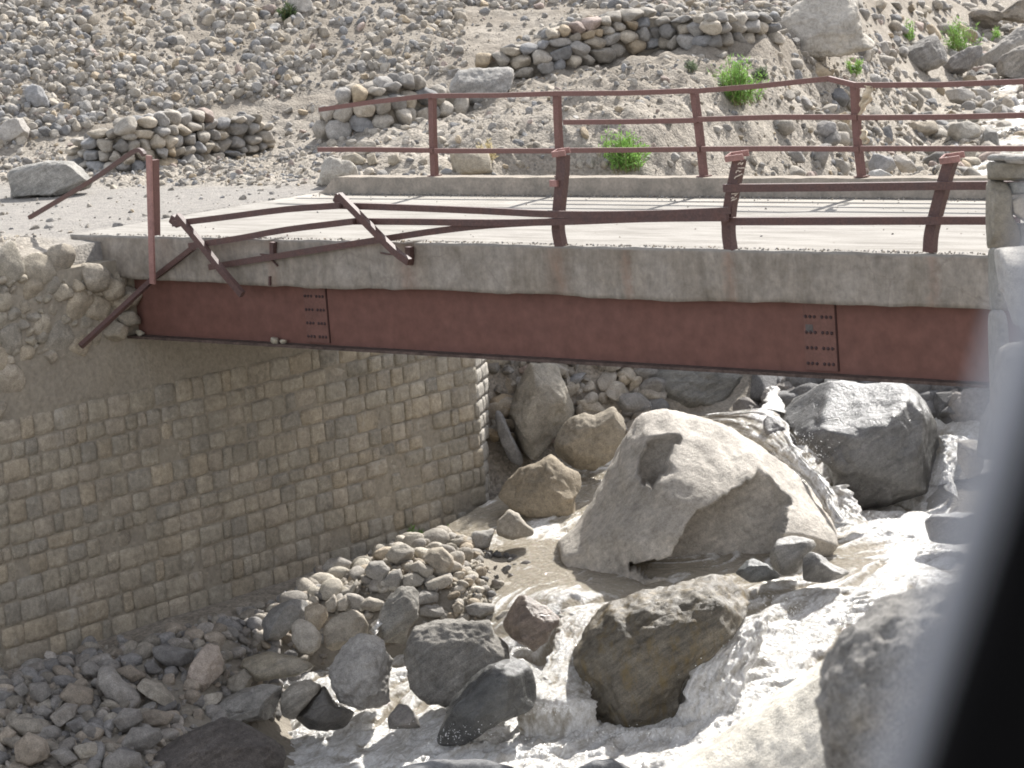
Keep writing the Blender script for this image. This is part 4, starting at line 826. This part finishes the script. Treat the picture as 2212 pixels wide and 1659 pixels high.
fall('cascade', [(1480, 915), (1570, 924), (1650, 964), (1710, 1014), (1765, 1070), (1800, 1130)], [(1530, 894), (1668, 884), (1706, 938), (1742, 992), (1794, 1056), (1828, 1128)], [39.6, 39.2, 38.4, 37.9, 37.5, 37.0], 7, label='foaming cascade over the shoulder of the huge boulder', f0=.25, f1=.95, across=40)
fall('cascade', [(1655, 838), (1658, 858), (1645, 884)], [(1682, 834), (1684, 860), (1700, 892)], [41.3, 40.8, 40.0], 9, label='small spout feeding the cascade under the girder', f0=.95)
fall('cascade', [(2030, 940), (2040, 970), (2035, 1010), (2045, 1060)], [(2095, 945), (2085, 975), (2062, 1020), (2075, 1080)], [39.5, 39.2, 38.9, 38.6], 11, label='narrow cascade right of the large dark boulder', f0=.95)
fall('cascade', [(1770, 1060), (1795, 1090), (1810, 1130)], [(1835, 1045), (1850, 1090), (1885, 1138)], [37.9, 37.7, 37.4], 13, label='foam dropping between the huge and the dark boulder', f0=.95)
fall('cascade', [(1545, 1355), (1520, 1400), (1490, 1460), (1470, 1540), (1465, 1640)], [(1660, 1330), (1640, 1400), (1610, 1480), (1600, 1560), (1610, 1660)], [33.9, 33.6, 33.3, 33.1, 33.1], 15, amp=.045, label='rapids pouring off the right side of the mossy boulder', f0=.95, across=44)
fall('trickle', [(805, 1350), (800, 1375), (808, 1400)], [(830, 1325), (822, 1350), (820, 1385)], [34.9, 34.7, 34.5], 17, amp=.02, label='thin trickle between two boulders', f0=.6)
# spray
sp = []; ss = []
def spray(px, py, d, n, sx, sy, s=.0055):
    for _ in range(n*2):
        p = at_depth(px+random.gauss(0, sx), py+random.gauss(0, sy), d+random.gauss(0, .25)); k = s*random.uniform(.35, 1.3); sp.append(p); ss.append((k, k, k))
for a in ((1620, 1400, 33.8, 260, 50, 30), (1560, 1500, 33, 120, 40, 30), (1400, 1590, 32.8, 200, 90, 12), (1200, 1530, 33.0, 90, 30, 8), (1740, 985, 38, 150, 25, 30), (1900, 1125, 37.8, 120, 60, 9), (1700, 1320, 35, 150, 50, 18), (1205, 1150, 38.2, 60, 15, 8), (1000, 1585, 32.8, 120, 60, 12)): spray(*a)
V, Fc = ico(1); sp = np.array(sp); ss = np.array(ss)[:, :1]
so = link('spray', npmesh('spray', (V[None]*ss[:, None]+sp[:, None]).reshape(-1, 3), (Fc[None]+np.arange(len(sp))[:, None, None]*len(V)).reshape(-1, 3)), rv, plain_mat('spray_white', (.85, .86, .87), .3, .02, spec=.6)); so['kind'] = 'stuff'
# upstream stream
sy = np.arange(9.5, 40, .06); V = []; fo = []; K = 26
for y in sy:
    c0 = river_c(y)
    for k in range(K):
        t = (k/(K-1)-.5)*2; x = c0+.25*math.sin(y*1.3)+t*1.5; V.append((x, y, 0))
V = np.array(V); V[:, 2] = R_f(np.clip(V[:, 0], -15, 14), V[:, 1])+.10+fbm(V*np.array([4, 3, 1]), 4, 77)*.10
f2 = np.clip(.35+fbm(V*np.array([3, 2, 1]), 4, 70)*1.4, 0, 1); idx = np.arange(len(V)).reshape(len(sy), K)
q = np.stack([idx[:-1, :-1], idx[1:, :-1], idx[1:, 1:], idx[:-1, 1:]], -1).reshape(-1, 4)
o = link('upstream_water', npmesh('upstream_water', V, q, attrs={'foam': f2}), rv, M_WATER)

# ---------------------------------------------------------------- stones on banks (countable ones as objects, the rest as mass)
def in_view(x, y, z, m=60):
    px, py, d = project(np.stack([x, y, z], -1)); return (px > -m) & (px < 2212+m) & (py > -m) & (py < 1659+m), px, py, d
def scatter(region, n, smin, smax, power=2.2, zoff=.25, seed=1, cond=None):
    r = np.random.default_rng(seed); x = r.uniform(region[0], region[1], n); y = r.uniform(region[2], region[3], n); z = ground(x, y)
    ok, px, py, d = in_view(x, y, z, 90)
    if cond is not None: ok &= cond(x, y, z, px, py)
    x, y, z = x[ok], y[ok], z[ok]; s = smin+(smax-smin)*r.power(1/power, len(x)) if power > 1 else r.uniform(smin, smax, len(x))
    return np.stack([x, y, z+s*zoff], 1), s
def describe(label, i, s, PX, PY, bx, by, bs):
    side = 'left' if PX[i] < bx[0] else 'right' if PX[i] > bx[1] else 'middle'
    return ('larger ' if s[i] > bs else 'smaller ')+label+', '+('upper ' if PY[i] < by else 'lower ')+side
def emit(P, s, n_ind, name, label, group, massname, masslabel, kind='mix', aspect=(1.25, 1.0, .72), sub_big=3, cat='stone'):
    if len(P) == 0: return
    order = np.argsort(-s); big = order[:n_ind]; rest = order[n_ind:]
    PX, PY, _ = project(P); bx = np.quantile(PX[big], [.33, .67]) if len(big) > 8 else (0, 0); by = np.median(PY[big]); bs = np.median(s[big])
    for i in big:
        k = s[i]; tag(stone(name, tuple(P[i]), (k*aspect[0]*random.uniform(.85, 1.25), k*aspect[1]*random.uniform(.85, 1.1), k*aspect[2]*random.uniform(.8, 1.25)), sub=sub_big, color=pal(kind)), describe(label, i, s, PX, PY, bx, by, bs), cat, group)
    if len(rest):
        S = np.stack([s[rest]*aspect[0], s[rest]*aspect[1], s[rest]*aspect[2]], 1)*RNG.uniform(.8, 1.25, (len(rest), 3))
        tag(merged_stones(massname, P[rest], S, [pal(kind) for _ in rest]), masslabel, kind='stuff')
# scree slope
def scree_c(x, y, z, px, py):
    lim = np.interp(px, [-100, 150, 300, 600, 700, 850, 1000, 1080, 1400, 2300], [330, 290, 240, 215, 190, 175, 165, 130, 45, 15])
    sand = fbm(np.stack([x*.35, y*.35, z*0], -1), 3, 55)
    thin = (px > 1000)
    return (py < lim) & ~(thin & (sand < .02) & (RNG.random(len(x)) < .85)) & ((sand > np.where(px > 650, -.08, -.28)) | (RNG.random(len(x)) < .35))
P, s = scatter((-22, 2, 3, 26), 150000, .015, .12, 4.6, .25, 3, scree_c)
emit(P, s, 300, 'scree_stone', 'loose stone in the scree slope above the road', 'stones of the scree slope', 'scree', 'mass of small grey and tan scree stones on the slope', aspect=(1.2, 1, .85))
# mound and verge
def verge_c(x, y, z, px, py):
    return (py < 385) & (py > np.interp(px, [-100, 150, 600, 1000, 1700, 2300], [330, 300, 230, 180, 100, -20])) & ((RNG.random(len(x)) < .5) | (px > 1750))
P, s = scatter((-14, 4, 5, 28), 34000, .014, .09, 3.6, .15, 4, verge_c)
emit(P, s, 120, 'verge_stone', 'small stone on the dusty bank beyond the bridge', 'stones on the dusty bank', 'verge_pebbles', 'pebbles scattered over the dusty bank and mound', aspect=(1.2, 1, .75))
def upst_c(x, y, z, px, py): return (px > 1680) & (py < 392) & (py > 5)
P, s = scatter((-16, 7, 9, 45), 9000, .05, .22, 3.2, .15, 5, upst_c)
emit(P, s, 200, 'stream_stone', 'grey cobble in the stony stream bed upstream of the bridge', 'cobbles of the upstream bed', 'stream_gravel', 'gravel and cobbles of the upstream bed', aspect=(1.2, 1, .8))
def road_c(x, y, z, px, py): return (px < 760) & (py > 300) & (py < 560) & (x < -.95) & ((road_mask(x, y) < .5) | (RNG.random(len(x)) < .08))
P, s = scatter((-11, -.9, -4, 9), 12000, .010, .06, 3.4, .15, 6, road_c)
emit(P, s, 60, 'road_stone', 'small loose stone beside the road at the left end of the bridge', 'stones along the road edge', 'road_gravel', 'gravel strewn along the road edge', aspect=(1.25, 1, .7))
# shaded bank
def shade_c(x, y, z, px, py): return (x > .12) & (px < 700) & (py > np.interp(px, [0, 400, 620, 700], [1440, 1360, 1290, 1230])) & ~((px > 430) & (py > 1560))
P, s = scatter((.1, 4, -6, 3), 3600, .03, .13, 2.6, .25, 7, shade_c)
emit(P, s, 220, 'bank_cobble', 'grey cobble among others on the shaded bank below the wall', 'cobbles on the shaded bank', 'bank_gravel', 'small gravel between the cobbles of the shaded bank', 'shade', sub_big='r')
# sunlit bar and wet shallows
def bar_c(x, y, z, px, py):
    return (x > .1) & (px > 560) & (px < np.interp(py, [1150, 1220, 1260, 1330], [1060, 1040, 1090, 1230])) & (py > np.interp(px, [560, 880, 1000, 1250], [1340, 1150, 1150, 1200])) & (py < np.interp(px, [560, 800, 1060, 1250], [1400, 1400, 1330, 1300]))
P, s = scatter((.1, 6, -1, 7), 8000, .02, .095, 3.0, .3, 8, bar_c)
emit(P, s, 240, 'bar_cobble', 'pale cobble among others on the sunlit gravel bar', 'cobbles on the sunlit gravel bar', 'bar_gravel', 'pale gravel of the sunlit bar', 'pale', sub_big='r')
P, s = scatter((.15, 4, 0, 6), 420, .08, .17, 1.8, .55, 18, lambda x, y, z, px, py: (px > 620) & (px < 1010) & (py > np.interp(px, [620, 880, 1010], [1290, 1175, 1165])) & (py < np.interp(px, [620, 800, 1010], [1345, 1345, 1290])))
emit(P, s, 70, 'heap_cobble', 'rounded pale cobble in the sunlit heap at the wall foot', 'larger cobbles heaped at the wall foot', 'heap_pebbles', 'pale stones of the heap at the wall foot', 'pale', sub_big='r', cat='cobble')
P, s = scatter((1.5, 6.5, 2, 7), 500, .03, .08, 2, .45, 9, lambda x, y, z, px, py: (px > 1000) & (px < 1500) & (py > 1170) & (py < 1320))
emit(P, s*1.0, 70, 'wet_cobble', 'dark wet cobble in the shallow water of the small pool', 'wet cobbles in the shallows', 'shallow_gravel', 'wet gravel in the shallows', 'dark')
# rocks heaped under the bridge behind the boulders
def back_c(x, y, z, px, py): return (px > 1050) & (px < 1420) & (py > 760) & (py < 960) & (y > 6.6)
P, s = scatter((-2, 4, 6.6, 12), 3000, .06, .24, 2.2, .2, 10, back_c)
emit(P, s, 60, 'heap_stone', 'stone in the rocky heap under the bridge behind the tall boulder', 'stones heaped under the bridge', 'heap_gravel', 'small stones of the heap under the bridge')
P, s = scatter((2, 9, 7, 14), 2200, .1, .42, 1.8, .1, 15, lambda x, y, z, px, py: (px > 1600) & (px < 2160) & (py > 760) & (py < 900))
emit(P, s, 60, 'dark_rock', 'dark rock in the stream bed seen under the girder', 'rocks seen under the girder', 'dark_gravel', 'dark stones of the stream bed', 'dark', cat='rock')

# ---------------------------------------------------------------- dry stone walls
def dry_wall(label, base, heights, hmin, hmax, wmin, wmax, seed, leanback=.12, rows_behind=1):
    """base: photo points of the wall foot; heights: wall height in metres at those points"""
    random.seed(seed)
    Pb = np.array([CAM+ray(x, y)*cast(x, y) for x, y in base]); Hs = np.array(heights)
    dd = np.r_[0, np.cumsum(np.linalg.norm(np.diff(Pb[:, :2], axis=0), axis=1))]; Ltot = dd[-1]
    root = empty('dry_stone_wall', tuple(Pb[0])); tag(root, label, 'wall', 'dry stone walls along the road')
    def pt(s_): return np.array([np.interp(s_, dd, Pb[:, k]) for k in range(3)])
    def face(s_):
        t_ = pt(min(s_+.1, Ltot))-pt(max(s_-.1, 0)); t_[2] = 0; t_ /= np.linalg.norm(t_); n_ = np.array([t_[1], -t_[0], 0])
        if n_@(CAM-pt(s_)) < 0: n_ = -n_
        return t_, n_
    zl = 0.; j = 0
    while zl < Hs.max()+.05:
        h = random.uniform(hmin, hmax); s_ = random.uniform(-.1, .1)
        while s_ < Ltot:
            w = random.uniform(wmin, wmax); sc = s_+w/2
            if zl+h*.45 < np.interp(sc, dd, Hs):
                for row in range(2 if zl+h > np.interp(sc, dd, Hs)-.12 else 1):
                    t_, n_ = face(min(max(sc, 0), Ltot)); g_ = pt(min(max(sc, 0), Ltot)); yaw = math.atan2(t_[1], t_[0])
                    k = random.uniform(.9, 1.12); P_ = g_+n_*(random.uniform(-.05, .04)-leanback*zl-row*.24)+np.array([0, 0, zl+h/2+random.uniform(-.02, .02)])
                    o = stone('stone', (0, 0, 0), (w*.56*k, random.uniform(.13, .19), h*.58*k*random.uniform(.9, 1.15)), rot=(random.uniform(-.2, .2), random.uniform(-.28, .28), yaw+random.uniform(-.2, .2)), parent=root, color=pal())
                    o.location = P_-Pb[0]
            s_ += w
        zl += h*.93; j += 1
    # dark earth and rubble filling behind the face
    V = []; n = 14
    for s_ in np.linspace(0, Ltot, n):
        t_, n_ = face(s_); g_ = pt(s_); H = max(.05, np.interp(s_, dd, Hs)-.1)
        for o_, z in ((-.06, -.1), (-.06-leanback*H, H), (-.42, H), (-.42, -.1)): V.append(g_+n_*o_+np.array([0, 0, z])-Pb[0])
    Fq = [(4*i+k, 4*i+(k+1) % 4, 4*i+4+(k+1) % 4, 4*i+4+k) for i in range(n-1) for k in range(4)]+[(0, 1, 2, 3), (4*n-1, 4*n-2, 4*n-3, 4*n-4)]
    link('rubble_fill', pymesh('rubble_fill', V, Fq, False), root, plain_mat('wall_earth', (.2, .175, .14), .95, .3, 8, .6)); return root
dry_wall('low dry stone wall of tan cobbles left of the bridge beside the road', [(150, 352), (200, 368), (285, 374), (370, 362), (480, 345), (580, 324)], [.35, .62, .78, .85, .72, .56], .14, .22, .17, .42, 21)
dry_wall('short dry stone wall of big round stones behind the left end of the far railing', [(690, 302), (760, 296), (860, 275), (960, 256), (1003, 246)], [.5, .78, .72, .62, .3], .2, .3, .24, .42, 22)
dry_wall('long dry stone wall climbing to the big pale boulder at the top', [(1040, 172), (1140, 172), (1230, 150), (1330, 125), (1420, 108), (1540, 102), (1680, 98)], [.3, .62, .75, .74, .66, .66, .62], .15, .24, .2, .46, 23)
random.seed(99)
# background boulders and rocks
GB = 'boulders on the slope beyond the bridge'
PB = (.45, .42, .38)
boulder('E', [(1850, 60), (1980, -40), (2200, -90), (2390, -40), (2440, 130), (2450, 260), (2510, 330), (2560, 390), (2440, 430), (2250, 490), (2050, 500), (1850, 470), (1700, 400), (1690, 240)], 'huge pale weathered boulder at the end of the long dry stone wall', (.47, .43, .37), rock_mat('weathered_boulder', speck=.3, bumps=.9), sub=6, nz=.06, lean=(.1, .6), planes=[(-.7, .1, .8, .8)], cuts=2, group=GB)
boulder('G', [(510, 560), (540, 470), (640, 420), (800, 330), (930, 310), (970, 380), (1025, 470), (1025, 550), (930, 620), (800, 655), (650, 640)], 'dark grey boulder between two green tufts at the upper right', (.27, .255, .235), M_STRATA, sub=5, group=GB)
boulder('G', [(980, 620), (1060, 500), (1200, 420), (1320, 400), (1330, 460), (1260, 590), (1150, 650), (1020, 660)], 'leaning grey slab right of the dark grey boulder', (.3, .28, .26), M_STRATA, sub=5, group=GB)
boulder('G', [(1270, 560), (1400, 450), (1560, 310), (1650, 240), (1800, 215), (1900, 400), (1800, 520), (1500, 590), (1400, 610)], 'large rounded grey boulder at the right edge behind another', (.36, .335, .3), sub=5, group=GB)
boulder('G', [(1450, 580), (1500, 500), (1640, 410), (1760, 390), (1850, 420), (1850, 720), (1640, 700), (1480, 660)], 'smooth striped boulder cut by the right edge', (.37, .34, .3), M_STRATA, sub=5, group=GB)
boulder('G', [(1190, 200), (1210, 110), (1330, 80), (1480, 110), (1620, 20), (1720, -40), (1800, 60), (1800, 200), (1500, 160), (1420, 240), (1250, 260)], 'brown rock outcrop in the top right corner', (.3, .265, .22), sub=5, nz=.09, group=GB)
boulder('D', [(1240, 700), (1310, 580), (1450, 560), (1750, 552), (1775, 590), (1760, 700), (1720, 770), (1600, 840), (1450, 880), (1330, 850), (1250, 760)], 'flat-topped grey boulder between the short and the long wall', (.38, .36, .33), M_STRATA, sub=5, boxy=.5, lean=(0, .55), cuts=2, group=GB)
boulder('T00', [(60, 1110), (100, 1080), (300, 1040), (480, 1040), (540, 1090), (600, 1170), (590, 1220), (340, 1270), (80, 1290)], 'square grey boulder lying by the road at the left edge', (.33, .315, .285), M_STRATA, sub=5, boxy=.5, cuts=2, group=GB)
boulder('T00', [(155, 590), (200, 540), (270, 560), (310, 640), (325, 710), (240, 700), (160, 650)], 'grey pointed boulder standing in the scree at the left', (.31, .305, .3), sub=4, group=GB)
boulder('T00', [(-30, 830), (60, 770), (150, 760), (190, 830), (170, 910), (60, 940), (-40, 920)], 'pale boulder at the left edge below the scree', (.4, .37, .33), sub=4, group=GB)
boulder('T00', [(1860, -20), (2000, -40), (2030, 40), (2000, 90), (1920, 100), (1870, 60)], 'pale block at the top edge beside a dark green bush', (.45, .42, .38), group=GB)
boulder('T20', [(850, 800), (900, 780), (990, 790), (1000, 870), (960, 950), (870, 910)], 'grey rounded rock at the foot of the mound behind the railing', (.34, .32, .3), group=GB)
boulder('T20', [(1440, 830), (1480, 790), (1640, 780), (1660, 850), (1560, 900), (1450, 890)], 'tan rock in the upstream bed right of the ragged post', (.38, .33, .26), group=GB)
boulder('T20', [(1720, 880), (1740, 800), (1850, 780), (1940, 820), (1920, 900), (1780, 930)], 'pale rounded rock beside the upstream water', (.42, .39, .34), group=GB)
boulder('T20', [(1930, 920), (1960, 830), (2040, 850), (2060, 950), (2000, 990), (1930, 980)], 'dark upright rock beside the upstream water', (.25, .24, .22), group=GB)
boulder('T20', [(1200, 1060), (1240, 990), (1350, 1020), (1390, 1090), (1300, 1140), (1220, 1120)], 'grey wedge rock just above the far kerb', (.33, .315, .3), depth=46, group=GB)
boulder('T20', [(1360, 1010), (1440, 1000), (1520, 1080), (1510, 1120), (1420, 1120)], 'long pinkish slab just above the far kerb', (.41, .37, .32), depth=46.3, group=GB)
boulder('T20', [(1700, 590), (1820, 560), (1900, 610), (1900, 670), (1830, 690), (1730, 650)], 'pale rock below the top rail at the upper right', (.43, .4, .36), group=GB)
boulder('T20', [(1870, 570), (1930, 560), (2010, 620), (1990, 660), (1900, 640)], 'flat pale slab right of the rock below the top rail', (.43, .4, .36), group=GB)
boulder('T20', [(1210, 1110), (1280, 1095), (1370, 1145), (1290, 1175), (1200, 1160)], 'white low rock peeping over the far kerb', (.5, .48, .44), depth=45, group=GB)
boulder('T10', [(90, 930), (140, 905), (215, 915), (235, 970), (170, 1010), (90, 990)], 'tan stone behind the lower far rail at its left end', (.4, .36, .3), group=GB)
for pts, lab in (([(0, 1010), (90, 990), (160, 1030), (150, 1070), (20, 1065)], 'row stone lying behind the far kerb at its left end'), ([(160, 1000), (215, 990), (235, 1060), (180, 1075)], 'yellowish stone behind the left end of the far kerb'), ([(300, 1010), (360, 995), (390, 1050), (340, 1080), (300, 1060)], 'brown stone behind the far kerb before the first post'),
                 ([(700, 970), (960, 990), (980, 1120), (720, 1135)], 'crumbling straw-coloured earth block behind the far kerb')):
    boulder('T10', pts, lab, (.4, .35, .27), name='verge_rock', cat='rock', group=GB, cuts=3)
boulder('T00', [(2060, 1190), (2090, 1060), (2130, 1010), (2260, 1040), (2330, 1120), (2250, 1200), (2100, 1215)], 'crumbled broken concrete at the left end of the far kerb', (.4, .37, .32), name='concrete_rubble', cat='rubble', nz=.1)

# ---------------------------------------------------------------- plants
def leaf_mat(name, col):
    m, nt, b = new_mat(name); P = pos(nt); n = noise_node(nt, P, 20, 4); c = mixc(nt, n, tuple(v*.65 for v in col), tuple(v*1.35 for v in col))
    nt.links.new(c, b.inputs['Base Color']); b.inputs['Roughness'].default_value = .55
    tr = nt.nodes.new('ShaderNodeBsdfTranslucent'); nt.links.new(c, tr.inputs[0]); mx = nt.nodes.new('ShaderNodeMixShader'); mx.inputs[0].default_value = .4
    nt.links.new(b.outputs[0], mx.inputs[1]); nt.links.new(tr.outputs[0], mx.inputs[2]); nt.links.new(mx.outputs[0], nt.nodes['Material Output'].inputs[0]); return m
M_LEAF = leaf_mat('fresh_leaf', (.19, .34, .075)); M_LEAF_D = leaf_mat('grey_leaf', (.12, .15, .09)); M_STRAW = leaf_mat('straw', (.42, .35, .2)); M_STEM = plain_mat('stem', (.15, .13, .06), .8)
def shrub(name, px, py, w_px, h_px, label, n=900, mat=None, cat='shrub', leaf=.075):
    d = cast(px, py); g_ = CAM+ray(px, py)*d; w = w_px*1.15*d/FPX; h = h_px*1.15*d/FPX; V = []; Fc = []; SV = []; SF = []
    n = int(n*1.7); ns = max(9, n//45)
    for k in range(ns):
        a = random.uniform(0, 6.28); lean = random.uniform(.1, 1); tip = np.array([math.cos(a)*w*.5*lean, math.sin(a)*w*.5*lean, h*random.uniform(.55, 1.05)*(1-.35*lean*lean)])
        b0 = np.array([random.gauss(0, .16)*w, random.gauss(0, .16)*w, -.02]); tip = tip*np.array([.8, .8, random.uniform(.7, 1.1)])
        for t in (0, .5):
            p = b0+tip*t; q = b0+tip*(t+.5); i = len(SV)
            for e in ((.004, 0), (-.004, 0)): SV.append(p+np.array([e[0], e[0], 0]))
            for e in ((.003, 0), (-.003, 0)): SV.append(q+np.array([e[0], e[0], 0]))
            SF.append((i, i+1, i+3, i+2))
        for _ in range(n//ns):
            t = random.uniform(.15, 1.05); p = b0+tip*t+np.random.default_rng(random.randrange(10**9)).normal(size=3)*w*.035
            dr = tip/np.linalg.norm(tip)+np.array([random.gauss(0, .9), random.gauss(0, .9), random.gauss(.1, .7)]); dr /= np.linalg.norm(dr)
            sd_ = np.cross(dr, [random.gauss(0, 1), random.gauss(0, 1), random.gauss(0, 1)]); sd_ /= np.linalg.norm(sd_)+1e-6; l = leaf*random.uniform(.6, 1.4); i = len(V)
            V += [p-sd_*l*.05, p+dr*l*.5+sd_*l*.1, p+dr*l, p+dr*l*.5-sd_*l*.1]; Fc.append((i, i+1, i+2, i+3))
    root = empty(name, tuple(g_)); tag(root, label, cat, 'green plants on the bank')
    link('foliage', pymesh('foliage', V, Fc, False), root, mat or M_LEAF); link('stems', pymesh('stems', SV, SF, False), root, M_STEM); return root
shrub('green_shrub', 1590, 225, 105, 85, 'largest bright green shrub, crossing the top rail of the far railing', 2200)
shrub('green_shrub', 1350, 368, 90, 80, 'bright green shrub growing just behind the far kerb', 1900)
shrub('green_shrub', 2065, 112, 58, 68, 'tall green tuft right of the dark grey boulder', 1000)
shrub('green_shrub', 1962, 88, 36, 40, 'small green tuft left of the dark grey boulder', 450)
shrub('green_shrub', 1643, 172, 36, 26, 'grey-green cushion plant beside the largest shrub', 400, M_LEAF_D)
shrub('green_shrub', 1845, 165, 40, 42, 'sparse green weed above the ragged post', 220)
shrub('green_shrub', 2152, 92, 44, 28, 'low green tuft at the right edge among boulders', 350)
shrub('green_shrub', 1335, 105, 22, 14, 'tiny green sprig at the foot of the long wall', 90)
shrub('green_shrub', 1495, 155, 26, 24, 'faint grey-green plant on the mound crest', 160, M_LEAF_D)
shrub('green_shrub', 622, 46, 34, 34, 'dark green bush by the pale block at the top edge', 500, leaf_mat('dark_leaf', (.06, .09, .035)))
shrub('grass_tuft', 884, 1166, 34, 26, 'green grass tuft at the foot of the abutment wall', 160, cat='grass')
shrub('grass_tuft', 985, 1158, 40, 16, 'pale green grass tuft on the gravel near the pool boulder', 120, cat='grass')
shrub('straw_tuft', 1040, 352, 70, 40, 'dry straw-coloured grass clump behind the far kerb', 500, M_STRAW, 'grass')
shrub('grass_tuft', 1995, 205, 20, 16, 'small weed in the stones right of the ragged post', 80, cat='grass')

# ---------------------------------------------------------------- the car the picture is taken from
car = empty('car_window_pillar', tuple(at_depth(2200, 1500, .62))); tag(car, 'black car window pillar with grey rubber seal very close at the lower right', 'car part')
def car_bar(nm, pts, d, w, h, mat):
    me = bar_mesh(nm, [at_depth(x, y, d)-np.array(car.location) for x, y in pts], w, h, side=tuple(AF)); o = link(nm, me, car, mat)
    md = o.modifiers.new('b', 'BEVEL'); md.width = min(w, h)*.3; md.segments = 3; return o
m, nt, b = new_mat('black_trim'); b.inputs['Base Color'].default_value = (.003, .003, .0032, 1); b.inputs['Roughness'].default_value = .9; b.inputs['Specular IOR Level'].default_value = .05; MB = m
m, nt, b = new_mat('grey_seal'); b.inputs['Base Color'].default_value = (.33, .34, .37, 1); b.inputs['Roughness'].default_value = .6; MS = m
car_bar('pillar_trim', [(2550, 400), (2358, 1000), (2192, 1500), (2062, 1900)], .60, .03, .030, MB)
car_bar('rubber_seal', [(2325, 400), (2172, 960), (2022, 1500), (1912, 1900)], .63, .012, .0150, MS)
